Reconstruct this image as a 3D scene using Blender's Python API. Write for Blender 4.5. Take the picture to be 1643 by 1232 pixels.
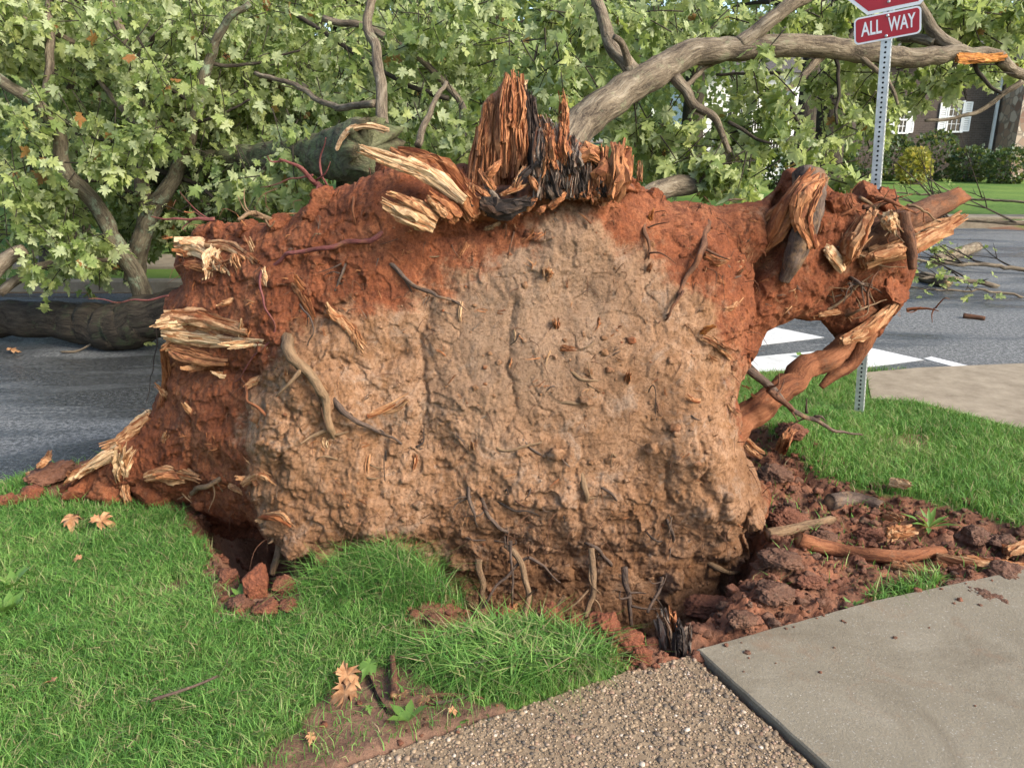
import bpy, math, random
import numpy as np
from mathutils import Vector, Matrix
from mathutils.bvhtree import BVHTree

for o in list(bpy.data.objects):
    bpy.data.objects.remove(o)
SC = bpy.context.scene
COL = SC.collection
R = math.radians
rng = np.random.default_rng(7)
random.seed(7)

# ------------------------------------------------------------------ camera
FPX, CX, CY, HCAM = 1265.0, 821.5, 616.0, 1.6
PITCH = math.atan(391.0 / FPX)
cam_d = bpy.data.cameras.new('camera')
cam_d.sensor_width = 36.0
cam_d.lens = 36.0 * FPX / 1643.0
cam_d.clip_start = 0.05
cam_d.clip_end = 2000
cam = bpy.data.objects.new('camera', cam_d)
COL.objects.link(cam)
cam.location = (0, 0, HCAM)
cam.rotation_euler = (R(90) - PITCH, 0, 0)
SC.camera = cam

# ------------------------------------------------------------------ sky, sun, exposure
SUN_EL = R(36)
SUN_AZ = math.atan2(0.84, -0.54)          # from the right, a little behind the camera
world = bpy.data.worlds.new('World')
SC.world = world
world.use_nodes = True
wn = world.node_tree.nodes
sky = wn.new('ShaderNodeTexSky')
sky.sky_type = 'NISHITA'
sky.sun_disc = False
sky.sun_elevation = SUN_EL
sky.sun_rotation = SUN_AZ
sky.air_density = 1.0
sky.dust_density = 2.0
world.node_tree.links.new(sky.outputs[0], wn['Background'].inputs[0])
wn['Background'].inputs[1].default_value = 0.15
sun_d = bpy.data.lights.new('sun', 'SUN')
sun_d.energy = 2.45
sun_d.angle = R(28)
sun_d.color = (1.0, 0.93, 0.83)
sun = bpy.data.objects.new('sun', sun_d)
COL.objects.link(sun)
sdir = Vector((math.sin(SUN_AZ) * math.cos(SUN_EL), math.cos(SUN_AZ) * math.cos(SUN_EL), math.sin(SUN_EL)))
sun.rotation_euler = sdir.to_track_quat('Z', 'Y').to_euler()
SC.view_settings.view_transform = 'Standard'
SC.view_settings.look = 'None'
SC.view_settings.exposure = 1.36
SC.view_settings.gamma = 1.0
SC.cycles.max_bounces = 6
SC.cycles.diffuse_bounces = 3
SC.cycles.transmission_bounces = 4
SC.cycles.transparent_max_bounces = 4
SC.cycles.use_denoising = True

# ------------------------------------------------------------------ maths helpers
SP, CP = math.sin(PITCH), math.cos(PITCH)
def ray(x, y):
    a, b = (x - CX) / FPX, (CY - y) / FPX
    return np.array((a, CP + b * SP, -SP + b * CP))
def W(x, y, Y):
    v = ray(x, y); t = Y / v[1]
    return np.array((v[0] * t, Y, HCAM + v[2] * t))
def G(x, y, z=0.0):
    v = ray(x, y); t = (z - HCAM) / v[2]
    return np.array((v[0] * t, v[1] * t, z))
def onto(x, y, yf):
    Y = 3.2
    for _ in range(14):
        P = W(x, y, Y); Y = float(yf(P[0], P[2]))
    return W(x, y, Y)
def project(P):
    P = np.asarray(P, float); Q = P - np.array((0, 0, HCAM))
    dz = Q[:, 1] * CP - Q[:, 2] * SP; up = Q[:, 1] * SP + Q[:, 2] * CP
    dz = np.where(dz < 0.01, 0.01, dz)
    return CX + FPX * Q[:, 0] / dz, CY - FPX * up / dz
def sm(a, b, x):
    t = np.clip((x - a) / (b - a), 0, 1)
    return t * t * (3 - 2 * t)

def _hash(ix, iy, iz, seed):
    h = (ix.astype(np.uint32) * np.uint32(374761393) + iy.astype(np.uint32) * np.uint32(668265263)
         + iz.astype(np.uint32) * np.uint32(2147483647) + np.uint32((seed * 1274126177) & 0xffffffff))
    h = (h ^ (h >> np.uint32(13))) * np.uint32(1274126177)
    h = (h ^ (h >> np.uint32(16))) * np.uint32(2246822519)
    return h ^ (h >> np.uint32(15))
_g = np.random.default_rng(3).normal(size=(64, 3)); _g /= np.linalg.norm(_g, axis=1)[:, None]
def perlin(P, seed=0):
    P = np.asarray(P, float)
    i = np.floor(P).astype(np.int64); f = P - i
    u = f * f * f * (f * (f * 6 - 15) + 10)
    out = 0
    for dx in (0, 1):
        for dy in (0, 1):
            for dz in (0, 1):
                g = _g[_hash(i[:, 0] + dx, i[:, 1] + dy, i[:, 2] + dz, seed) & np.uint32(63)]
                d = g[:, 0] * (f[:, 0] - dx) + g[:, 1] * (f[:, 1] - dy) + g[:, 2] * (f[:, 2] - dz)
                w = (u[:, 0] if dx else 1 - u[:, 0]) * (u[:, 1] if dy else 1 - u[:, 1]) * (u[:, 2] if dz else 1 - u[:, 2])
                out = out + w * d
    return out * 1.6
def fbm(P, freq, octv=4, seed=0, gain=0.5, ridge=False):
    P = np.asarray(P, float); a, s, tot = 1.0, 0, 0
    for k in range(octv):
        n = perlin(P * freq, seed + k * 17)
        if ridge: n = 1 - 2 * np.abs(n)
        s = s + a * n; tot += a; a *= gain; freq *= 2.03
    return s / tot
def worley(P2, seed=0):
    i = np.floor(P2).astype(np.int64); f1 = np.full(len(P2), 9.0); f2 = f1.copy(); cid = np.zeros(len(P2))
    z = np.zeros(len(P2), np.int64)
    for dx in (-1, 0, 1):
        for dy in (-1, 0, 1):
            h = _hash(i[:, 0] + dx, i[:, 1] + dy, z, seed)
            px = i[:, 0] + dx + (h & np.uint32(1023)) / 1023.0
            py = i[:, 1] + dy + ((h >> np.uint32(10)) & np.uint32(1023)) / 1023.0
            d = np.hypot(P2[:, 0] - px, P2[:, 1] - py)
            new = d < f1
            f2 = np.where(new, f1, np.minimum(f2, d)); cid = np.where(new, ((h >> np.uint32(20)) & np.uint32(255)) / 255.0, cid)
            f1 = np.where(new, d, f1)
    return f1, f2, cid
def P3(a, b, c=None):
    return np.stack([a, b, np.zeros_like(a) if c is None else c], 1)
def sdpoly(poly, x, y):
    """signed distance to a polygon, positive inside"""
    poly = np.asarray(poly, float); d = np.full(x.shape, 1e9); ins = np.zeros(x.shape, bool)
    n = len(poly)
    for k in range(n):
        ax, ay = poly[k][:2]; bx, by = poly[(k + 1) % n][:2]
        ex, ey = bx - ax, by - ay
        L = ex * ex + ey * ey + 1e-12
        t = np.clip(((x - ax) * ex + (y - ay) * ey) / L, 0, 1)
        d = np.minimum(d, (x - ax - t * ex) ** 2 + (y - ay - t * ey) ** 2)
        c = ((ay > y) != (by > y))
        xi = ax + (y - ay) / (ey if abs(ey) > 1e-12 else 1e-12) * ex
        ins ^= c & (x < xi)
    d = np.sqrt(d)
    return np.where(ins, d, -d)
def dline(pts, x, y):
    d = np.full(x.shape, 1e9)
    for k in range(len(pts) - 1):
        ax, ay = pts[k]; bx, by = pts[k + 1]; ex, ey = bx - ax, by - ay
        t = np.clip(((x - ax) * ex + (y - ay) * ey) / (ex * ex + ey * ey + 1e-12), 0, 1)
        d = np.minimum(d, (x - ax - t * ex) ** 2 + (y - ay - t * ey) ** 2)
    return np.sqrt(d)

# ------------------------------------------------------------------ object helpers
ORIGIN = {}
def mesh_np(name, V, Fs, smooth=True, attrs=None):
    """Fs: array or list of arrays of equal-length faces"""
    V = np.asarray(V, np.float32)
    if isinstance(Fs, np.ndarray): Fs = [Fs]
    Fs = [np.asarray(f, np.int32) for f in Fs if len(f)]
    me = bpy.data.meshes.new(name)
    me.vertices.add(len(V)); me.vertices.foreach_set('co', V.ravel())
    li = np.concatenate([f.ravel() for f in Fs])
    tot = np.concatenate([np.full(len(f), f.shape[1], np.int32) for f in Fs])
    st = np.concatenate([[0], np.cumsum(tot)[:-1]]).astype(np.int32)
    me.loops.add(len(li)); me.loops.foreach_set('vertex_index', li)
    me.polygons.add(len(tot)); me.polygons.foreach_set('loop_start', st)
    me.polygons.foreach_set('use_smooth', np.full(len(tot), smooth, bool))
    for k, a in (attrs or {}).items():
        a = np.asarray(a, np.float32)
        if a.ndim == 1:
            me.attributes.new(k, 'FLOAT', 'POINT').data.foreach_set('value', a)
        else:
            me.attributes.new(k, 'FLOAT_VECTOR', 'POINT').data.foreach_set('vector', a.ravel())
    me.update(calc_edges=True)
    return me
def tags(o, label=None, cat=None, group=None, kind=None):
    if label: o['label'] = label
    if cat: o['category'] = cat
    if group: o['group'] = group
    if kind: o['kind'] = kind
    return o
def thing(name, label, cat, loc, group=None):
    o = bpy.data.objects.new(name, None); COL.objects.link(o)
    o.location = loc; o.empty_display_size = 0.1
    ORIGIN[o.name] = np.asarray(loc, float)
    return tags(o, label, cat, group)
def part(name, V, F, mat, parent, smooth=True, attrs=None, kind=None, label=None):
    org = ORIGIN[parent.name] if parent is not None else np.zeros(3)
    me = mesh_np(name, np.asarray(V) - org, F, smooth, attrs)
    me.materials.append(MAT[mat])
    o = bpy.data.objects.new(name, me); COL.objects.link(o)
    o.parent = parent
    ORIGIN[o.name] = org
    return tags(o, label, None, None, kind)
def solo(name, V, F, mat, label=None, cat=None, group=None, kind=None, smooth=True, attrs=None):
    V = np.asarray(V, float)
    org = np.array(((V[:, 0].min() + V[:, 0].max()) / 2, (V[:, 1].min() + V[:, 1].max()) / 2, V[:, 2].min()))
    if kind == 'structure' or kind == 'stuff': org = np.zeros(3)
    me = mesh_np(name, V - org, F, smooth, attrs); me.materials.append(MAT[mat])
    o = bpy.data.objects.new(name, me); COL.objects.link(o); o.location = org
    ORIGIN[o.name] = org
    return tags(o, label, cat, group, kind)
def join(items):
    """items: (V, [F...], attrs)"""
    Vs, F3, F4, n, A = [], [], [], 0, {}
    for it in items:
        V, Fs = it[0], it[1]
        if isinstance(Fs, np.ndarray): Fs = [Fs]
        for f in Fs:
            if len(f) == 0: continue
            (F3 if f.shape[1] == 3 else F4).append(np.asarray(f) + n)
        Vs.append(V); n += len(V)
        if len(it) > 2:
            for k, a in it[2].items(): A.setdefault(k, []).append(a)
    Fs = [np.concatenate(f) for f in (F3, F4) if f]
    return np.concatenate(Vs), Fs, {k: np.concatenate(a) for k, a in A.items()}
BOXF = np.array([(0, 3, 2, 1), (4, 5, 6, 7), (0, 1, 5, 4), (1, 2, 6, 5), (2, 3, 7, 6), (3, 0, 4, 7)])
def box(c, s, rot=None):
    c = np.asarray(c, float); s = np.asarray(s, float) / 2
    V = np.array([(-1, -1, -1), (1, -1, -1), (1, 1, -1), (-1, 1, -1), (-1, -1, 1), (1, -1, 1), (1, 1, 1), (-1, 1, 1)]) * s
    if rot is not None: V = V @ np.asarray(rot).T
    return V + c, BOXF
def prism(poly, z0, z1):
    """extruded plan polygon (counter-clockwise), top and bottom as one face each"""
    n = len(poly); P = np.asarray(poly, float)[:, :2]
    V = np.concatenate([np.c_[P, np.full(n, z0)], np.c_[P, np.full(n, z1)]])
    side = np.array([(k, (k + 1) % n, n + (k + 1) % n, n + k) for k in range(n)])
    return V, [side, np.arange(n)[::-1][None, :], (np.arange(n) + n)[None, :]]
def resample(pts, n):
    """Catmull-Rom through pts (any width)"""
    P = np.asarray(pts, float)
    if len(P) == 2: P = np.array([P[0], (P[0] + P[1]) / 2, P[1]])
    Q = np.vstack([2 * P[0] - P[1], P, 2 * P[-1] - P[-2]])
    m = len(P) - 1; out = []
    for s in np.linspace(0, m, n):
        k = min(int(s), m - 1); t = s - k
        a, b, c, d = Q[k], Q[k + 1], Q[k + 2], Q[k + 3]
        out.append(0.5 * ((2 * b) + (-a + c) * t + (2 * a - 5 * b + 4 * c - d) * t * t + (-a + 3 * b - 3 * c + d) * t ** 3))
    return np.array(out)
def tube(path, rad, segs=8, n=None, bark=0.0, bfreq=20, grain=0.0, ragged=(0, 0), flat=1.0, seed=0, wob=0.0):
    """tapered tube along path; bark = lumpy relief, grain = long fibres, ragged = jagged broken ends (m)"""
    path = np.asarray(path, float); rad = np.asarray(rad, float)
    if rad.ndim == 0: rad = np.full(len(path), float(rad))
    n = n or max(4, len(path) * 4)
    Q = resample(np.c_[path, rad], n); C, r = Q[:, :3], np.maximum(Q[:, 3], 0.0004)
    if wob:
        C = C + wob * np.stack([fbm(C, 6, 2, seed + 5), fbm(C, 6, 2, seed + 6), fbm(C, 6, 2, seed + 7)], 1)
    T = np.gradient(C, axis=0); T /= np.linalg.norm(T, axis=1)[:, None] + 1e-9
    up = np.array((0, 0, 1.0)) if abs(T[0, 2]) < 0.9 else np.array((0, 1.0, 0))
    N = np.zeros_like(T); N[0] = np.cross(T[0], np.cross(up, T[0])); N[0] /= np.linalg.norm(N[0])
    for k in range(1, n):
        v = N[k - 1] - T[k] * np.dot(N[k - 1], T[k]); N[k] = v / (np.linalg.norm(v) + 1e-9)
    B = np.cross(T, N)
    th = np.linspace(0, 2 * np.pi, segs, endpoint=False)
    s = np.concatenate([[0], np.cumsum(np.linalg.norm(np.diff(C, axis=0), axis=1))])
    ca, sa = np.cos(th)[None, :], np.sin(th)[None, :]
    rr = r[:, None] * np.ones((1, segs))
    gc = np.stack([(ca * rr).ravel(), (sa * rr).ravel(), (s[:, None] * np.ones((1, segs))).ravel()], 1)
    if bark:
        rr = rr * (1 + bark * fbm(gc * np.array((1, 1, .45)) + seed * 3.1, bfreq, 4, seed).reshape(n, segs))
    if grain:
        fr = 2.2 / max(r.max(), 1e-3)
        rr = rr * (1 + grain * fbm(np.stack([(ca * np.ones_like(rr)).ravel() * fr * r.max(), (sa * np.ones_like(rr)).ravel() * fr * r.max(), gc[:, 2] * 3 + seed], 1), 1.6, 3, seed + 3, 0.75).reshape(n, segs))
    V = C[:, None, :] + N[:, None, :] * (ca * rr)[..., None] + B[:, None, :] * (sa * rr * flat)[..., None]
    rs = np.random.default_rng(seed + 11)
    for e, amp in ((0, -ragged[0]), (n - 1, ragged[1])):
        if amp:
            j = rs.uniform(-0.5, 1, segs) * amp
            j = j + 0.4 * np.roll(j, 1)
            V[e] = V[e] + T[e][None, :] * j[:, None]
    V = V.reshape(-1, 3)
    i, k = np.meshgrid(np.arange(n - 1), np.arange(segs), indexing='ij')
    a = i * segs + k; b = i * segs + (k + 1) % segs
    F4 = np.stack([a, b, b + segs, a + segs], -1).reshape(-1, 4)
    c0, c1 = len(V), len(V) + 1
    V = np.vstack([V, C[0] + T[0] * ragged[0] * .25, C[-1] - T[-1] * ragged[1] * .25])
    ks = np.arange(segs); l = (n - 1) * segs
    F3 = np.concatenate([np.stack([np.full(segs, c0), (ks + 1) % segs, ks], 1), np.stack([np.full(segs, c1), l + ks, l + (ks + 1) % segs], 1)])
    gc = np.vstack([gc, [[0, 0, 0]], [[0, 0, s[-1]]]])
    end = np.zeros(len(V)); end[c1] = 1; end[l:l + segs] = 0.7; 
    if ragged[0]: end[c0] = 1; end[:segs] = 0.7
    if not ragged[1]: end[c1] = 0; end[l:l + segs] = 0
    return V, [F3, F4], {'grain': gc, 'end': end}
_t = (1 + 5 ** .5) / 2
def ico(sub):
    V = [(-1, _t, 0), (1, _t, 0), (-1, -_t, 0), (1, -_t, 0), (0, -1, _t), (0, 1, _t), (0, -1, -_t), (0, 1, -_t), (_t, 0, -1), (_t, 0, 1), (-_t, 0, -1), (-_t, 0, 1)]
    F = [(0, 11, 5), (0, 5, 1), (0, 1, 7), (0, 7, 10), (0, 10, 11), (1, 5, 9), (5, 11, 4), (11, 10, 2), (10, 7, 6), (7, 1, 8), (3, 9, 4), (3, 4, 2), (3, 2, 6), (3, 6, 8), (3, 8, 9), (4, 9, 5), (2, 4, 11), (6, 2, 10), (8, 6, 7), (9, 8, 1)]
    V = [np.array(v) / math.hypot(1, _t) for v in V]
    for _ in range(sub):
        mid = {}; F2 = []
        def m(a, b):
            k = (min(a, b), max(a, b))
            if k not in mid:
                v = V[a] + V[b]; V.append(v / np.linalg.norm(v)); mid[k] = len(V) - 1
            return mid[k]
        for a, b, c in F:
            x, y, z = m(a, b), m(b, c), m(c, a); F2 += [(a, x, z), (b, y, x), (c, z, y), (x, y, z)]
        F = F2
    return np.array(V), np.array(F)
ICO = {k: ico(k) for k in range(5)}
def clod(c, r, seed, sub=3, rough=0.35, squash=(1, 1, .75), angular=0.0):
    """broken lump: a ball cut by random planes, then roughened"""
    V, F = ICO[sub]; V = V.copy(); rs = np.random.default_rng(seed)
    if angular: V = V / (np.abs(V) ** 6).sum(1)[:, None] ** (1 / 6) * .85
    for _ in range(9):
        n = rs.normal(size=3); n /= np.linalg.norm(n); d = rs.uniform(.55, .92); e = V @ n - d
        V = V - np.where(e > 0, e, 0)[:, None] * n
    d = 1 + rough * .8 * fbm(V + seed * 7.3, 1.5, 3, seed, 0.6) + rough * .5 * fbm(V + seed, 4., 4, seed + 2, .75, True) + rough * .35 * fbm(V + seed, 11., 2, seed + 3, .7)
    q = rs.uniform(0, 6.28)
    V = V * d[:, None] * np.asarray(squash) * r
    V = V @ np.array([(math.cos(q), -math.sin(q), 0), (math.sin(q), math.cos(q), 0), (0, 0, 1)]).T
    return V + np.asarray(c), F
WOODS = {'fresh_wood', 'pale_wood', 'orange_wood', 'bright_splinter', 'dark_wood', 'grey_wood'}
def shards(path, w, n, seed=0, fine=.30, tipjit=.3, spread=.9, flat=.36):
    """bundle of thin torn wood fibres running along path; w = half width along it"""
    rs = np.random.default_rng(seed); m = 24; w = np.asarray(w, float)
    if w.ndim == 0: w = np.full(len(path), float(w))
    Q = resample(np.c_[np.asarray(path, float), w], m); C = Q[:, :3]; T = np.gradient(C, axis=0); T /= np.linalg.norm(T, axis=1)[:, None] + 1e-9
    a = np.cross(T[m // 2], (0, 0, 1.)) if abs(T[m // 2][2]) < .9 else np.cross(T[m // 2], (0, 1., 0)); a /= np.linalg.norm(a); b = np.cross(a, T[m // 2])
    W_ = np.abs(Q[:, 3]); wm = W_.max(); its = []
    for k in range(n):
        q = rs.uniform(0, 6.28); rr = math.sqrt(rs.uniform(0, 1)) * spread
        s0 = rs.uniform(0, .35) if rs.uniform() < .4 else 0.; s1 = min(1., s0 + rs.uniform(.45, 1.1)); idx = np.linspace(s0, s1, 6) * (m - 1); lo = np.floor(idx).astype(int).clip(0, m - 2); f = (idx - lo)[:, None]
        P = C[lo] * (1 - f) + C[lo + 1] * f; ww = W_[lo] * (1 - f[:, 0]) + W_[lo + 1] * f[:, 0]
        P = P + ((a * math.cos(q) + b * math.sin(q) * .8)[None] * rr * ww[:, None])
        P = P + rs.normal(size=(6, 3)) * wm * .07
        P[-1] += T[-1] * wm * rs.uniform(0, 1) * tipjit * 3 + rs.normal(size=3) * wm * .15
        r = wm * fine * rs.choice((.45, .8, 1.3, 1.9), p=(.35, .3, .22, .13)) * np.array((.8, 1, 1.05, .95, .75, rs.choice((.08, .3, .6))))
        V, F, A = tube(P, r, 6, 8, flat=flat * rs.uniform(.5, 1.5), seed=seed + k)
        V = V + rs.normal(size=V.shape) * r.max() * .16
        A['rnd'] = np.full(len(V), rs.uniform(0, 1) ** 2.2); A['grain'] = A['grain'] + rs.uniform(0, 5, 3); its.append((V, F, A))
    return join(its)

# ------------------------------------------------------------------ materials
MAT = {}
class NT:
    def __init__(s, name, rough=0.9, spec=0.2):
        m = bpy.data.materials.new(name); m.use_nodes = True
        s.m, s.t = m, m.node_tree; s.N, s.L = s.t.nodes, s.t.links
        s.b = s.N['Principled BSDF']; s.out = s.N['Material Output']
        s.b.inputs['Roughness'].default_value = rough; s.b.inputs['Specular IOR Level'].default_value = spec
        MAT[name] = m
    def put(s, sock, v):
        if isinstance(v, bpy.types.NodeSocket): s.L.new(v, sock)
        elif v is not None: sock.default_value = (*v, 1) if isinstance(v, tuple) and len(v) == 3 and sock.type == 'RGBA' else v
    def node(s, t, **kw):
        n = s.N.new(t)
        for k, v in kw.items(): setattr(n, k, v)
        return n
    def obj(s, scale=(1, 1, 1)):
        n = s.node('ShaderNodeTexCoord'); mp = s.node('ShaderNodeMapping'); s.L.new(n.outputs['Object'], mp.inputs[0])
        mp.inputs['Scale'].default_value = scale
        return mp.outputs[0]
    def attr(s, name, vec=False):
        n = s.node('ShaderNodeAttribute'); n.attribute_name = name
        return n.outputs['Vector' if vec else 'Fac']
    def map(s, v, scale):
        mp = s.node('ShaderNodeMapping'); s.L.new(v, mp.inputs[0]); mp.inputs['Scale'].default_value = scale
        return mp.outputs[0]
    def noise(s, vec, scale, detail=4, rough=0.6, dist=0.0):
        n = s.node('ShaderNodeTexNoise'); s.put(n.inputs['Vector'], vec)
        n.inputs['Scale'].default_value = scale; n.inputs['Detail'].default_value = detail
        n.inputs['Roughness'].default_value = rough; n.inputs['Distortion'].default_value = dist
        return n.outputs[0]
    def vor(s, vec, scale, out='Distance', feature='F1'):
        n = s.node('ShaderNodeTexVoronoi'); s.put(n.inputs['Vector'], vec); n.feature = feature
        n.inputs['Scale'].default_value = scale
        return n.outputs[out]
    def ramp(s, f, stops, interp='LINEAR'):
        n = s.node('ShaderNodeValToRGB'); s.put(n.inputs[0], f); e = n.color_ramp.elements; n.color_ramp.interpolation = interp
        while len(e) < len(stops): e.new(0.5)
        for k, (p, c) in enumerate(stops):
            e[k].position = p; e[k].color = (c, c, c, 1) if isinstance(c, (int, float)) else (*c, 1)
        return n.outputs[0]
    def mix(s, f, a, b, mode='MIX'):
        n = s.node('ShaderNodeMix', data_type='RGBA', blend_type=mode)
        s.put(n.inputs['Factor'], f); s.put(n.inputs[6], a); s.put(n.inputs[7], b)
        return n.outputs[2]
    def math(s, op, a, b=None):
        n = s.node('ShaderNodeMath', operation=op); s.put(n.inputs[0], a)
        if b is not None: s.put(n.inputs[1], b)
        return n.outputs[0]
    def bump(s, h, strength=0.5, dist=0.01, prev=None):
        n = s.node('ShaderNodeBump'); n.inputs['Strength'].default_value = strength; n.inputs['Distance'].default_value = dist
        s.put(n.inputs['Height'], h)
        if prev is not None: s.L.new(prev, n.inputs['Normal'])
        return n.outputs[0]
    def done(s, col=None, normal=None, rough=None):
        if col is not None: s.put(s.b.inputs['Base Color'], col)
        if normal is not None: s.L.new(normal, s.b.inputs['Normal'])
        if rough is not None: s.put(s.b.inputs['Roughness'], rough)
        return s.m
    def translucent(s, col, f, normal=None):
        tr = s.node('ShaderNodeBsdfTranslucent'); s.put(tr.inputs[0], col)
        mx = s.node('ShaderNodeMixShader'); mx.inputs[0].default_value = f
        s.L.new(s.b.outputs[0], mx.inputs[1]); s.L.new(tr.outputs[0], mx.inputs[2]); s.L.new(mx.outputs[0], s.out.inputs[0])

def build_materials():
    # clay soil of the root plate: 'tan' 0 red clay .. 1 pale subsoil, 'moist' damp stain plus shade painted in towards the foot
    t = NT('soil', 0.9, 0.15); v = t.obj()
    n1, n2, n3 = t.noise(v, 4, 7, .7, .4), t.noise(v, 24, 6, .72, .3), t.noise(v, 95, 5, .75)
    red = t.ramp(n1, [(.30, (.175, .056, .025)), (.47, (.285, .092, .039)), (.66, (.360, .142, .066))])
    red = t.mix(t.ramp(n2, [(.44, 0.), (.58, .8)]), red, (.175, .060, .030))
    red = t.mix(t.ramp(t.noise(v, 13, 6, .75), [(.58, 0.), (.68, .6)]), red, (.30, .15, .085))
    tan = t.ramp(n1, [(.30, (.225, .116, .058)), (.45, (.335, .184, .098)), (.56, (.415, .242, .140)), (.70, (.48, .306, .192))])
    tan = t.mix(t.ramp(n2, [(.46, 0.), (.60, .8)]), tan, (.27, .136, .063))
    tan = t.mix(t.ramp(t.noise(v, 9, 7, .75, .8), [(.54, 0.), (.64, .75)]), tan, (.36, .255, .18))
    tan = t.mix(t.ramp(t.noise(v, 6, 6, .7, .5), [(.60, 0.), (.72, .65)]), tan, (.34, .155, .055))
    tan = t.mix(t.math('MULTIPLY', t.attr('grey'), .7), tan, t.ramp(n2, [(.35, (.26, .170, .105)), (.65, (.37, .255, .172))]))
    f = t.math('ADD', t.attr('tan'), t.math('MULTIPLY', t.math('SUBTRACT', t.noise(v, 11, 7, .8), .5), 2.0))
    c = t.mix(t.ramp(f, [(.30, 0.), (.72, 1.)]), red, tan)
    c = t.mix(t.ramp(n3, [(.50, 0.), (.60, .7)]), c, t.mix(1., c, (.50, .44, .40), 'MULTIPLY')); c = t.mix(t.ramp(t.noise(v, 62, 6, .8), [(.55, 0.), (.64, .6)]), c, t.mix(1., c, (1.35, 1.32, 1.3), 'MULTIPLY'))
    c = t.mix(t.ramp(t.noise(v, 150, 4, .8), [(.63, 0.), (.70, .8)]), c, (.05, .026, .016))
    c = t.mix(t.ramp(t.noise(v, 130, 4, .8), [(.64, 0.), (.72, .7)]), c, (.46, .30, .17))
    c = t.mix(t.math('MULTIPLY', t.attr('moist_shade'), .6), c, t.mix(1., c, (.48, .40, .34), 'MULTIPLY'))
    b = t.bump(t.noise(v, 38, 7, .78), 1., .016); b = t.bump(n3, .9, .008, b); b = t.bump(t.noise(v, 260, 3, .7), .6, .003, b)
    t.done(c, b)
    # loose dark soil of the pit, the trench and clods
    t = NT('earth', 0.7, 0.3); v = t.obj()
    n1, n2 = t.noise(v, 4, 6, .65), t.noise(v, 40, 5, .7)
    c = t.ramp(n1, [(.3, (.075, .040, .025)), (.5, (.145, .072, .042)), (.7, (.21, .102, .058))])
    c = t.mix(t.ramp(n2, [(.5, 0.), (.7, .7)]), c, (.20, .13, .085))
    c = t.mix(t.math('MULTIPLY', t.attr('red'), .8), c, t.ramp(n2, [(.3, (.15, .042, .018)), (.65, (.29, .085, .035))]))
    t.done(c, t.bump(t.noise(v, 150, 4, .8), .9, .006, t.bump(n2, 1., .02)))
    # terrain: 'grassy' and 'soil'
    t = NT('ground', 0.95, 0.1); v = t.obj()
    n1, n2 = t.noise(v, 3, 6, .65), t.noise(v, 45, 5, .7)
    so = t.ramp(n1, [(.3, (.085, .050, .034)), (.5, (.150, .085, .055)), (.7, (.205, .115, .075))])
    so = t.mix(t.ramp(n2, [(.5, 0.), (.72, .7)]), so, (.23, .135, .085)); so = t.mix(t.math('MULTIPLY', t.attr('red'), t.ramp(t.noise(v, 6, 7, .75), [(.38, .35), (.58, 1.)])), so, t.ramp(n2, [(.35, (.15, .062, .034)), (.65, (.25, .105, .058))]))
    gr = t.ramp(t.noise(v, 8, 6, .7), [(.3, (.042, .085, .018)), (.55, (.085, .150, .032)), (.75, (.140, .190, .050))])
    gr = t.mix(t.ramp(t.noise(t.map(v, (1, 1, 1)), .35, 3, .5), [(.45, 0.), (.6, .6)]), gr, (.150, .215, .045))
    t.done(t.mix(t.ramp(t.attr('grassy'), [(.35, 0.), (.65, 1.)]), so, gr), t.bump(n2, .8, .015))
    # wood
    def wood(name, lo, mid, hi, dark, amt, rough=.8):
        t = NT(name, rough, .2); v = t.attr('grain', True)
        g1 = t.noise(t.map(v, (48, 48, 6)), 1., 6, .7, 1.2); g2 = t.noise(t.map(v, (240, 240, 10)), 1., 3, .6)
        c = t.ramp(g1, [(.3, lo), (.5, mid), (.68, hi)])
        c = t.mix(t.ramp(g2, [(.54, 0.), (.70, .5)]), c, lo)
        c = t.mix(t.ramp(t.noise(v, 14, 5, .7), [(1 - amt - .08, 0.), (1 - amt + .08, .9)]), c, dark)
        c = t.mix(1., c, t.ramp(t.attr('rnd'), [(0., (1., 1., 1.)), (.45, (.92, .86, .80)), (.75, (.74, .60, .50)), (1., (.50, .32, .22))]), 'MULTIPLY')
        b = t.bump(g1, .8, .01); t.done(c, t.bump(g2, .6, .004, b))
    wood('fresh_wood', (.29, .140, .060), (.44, .245, .120), (.58, .38, .21), (.23, .080, .032), .47)
    wood('pale_wood', (.36, .22, .11), (.56, .38, .21), (.70, .53, .34), (.28, .11, .045), .42)
    wood('orange_wood', (.20, .075, .030), (.35, .150, .062), (.48, .245, .115), (.15, .052, .025), .46)
    wood('bright_splinter', (.30, .115, .028), (.48, .20, .045), (.58, .29, .09), (.22, .08, .03), .45)
    wood('dark_wood', (.020, .016, .014), (.055, .038, .028), (.12, .075, .05), (.016, .013, .012), .5)
    wood('rotten', (.035, .022, .016), (.10, .050, .030), (.19, .085, .045), (.24, .080, .032), .50)
    wood('grey_wood', (.10, .075, .06), (.17, .135, .105), (.25, .20, .155), (.12, .055, .032), .45)
    def bark(name, lo, hi, crack, moss=None, mossamt=.5, end=(.5, .33, .18)):
        if name == 'bark_moss': end = (.15, .15, .085)
        t = NT(name, .9, .15); v = t.attr('grain', True)
        g = t.noise(t.map(v, (26, 26, 6)), 1., 6, .7, .5); g2 = t.noise(v, 90, 4, .7)
        c = t.ramp(g, [(.36, crack), (.5, lo), (.7, hi)])
        c = t.mix(t.ramp(g2, [(.5, 0.), (.75, .5)]), c, hi)
        if moss: c = t.mix(t.ramp(t.noise(v, 9, 6, .75), [(mossamt, 0.), (mossamt + .12, .85)]), c, moss)
        c = t.mix(t.ramp(t.attr('end'), [(.75, 0.), (.95, 1.)]), c, end)
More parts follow.
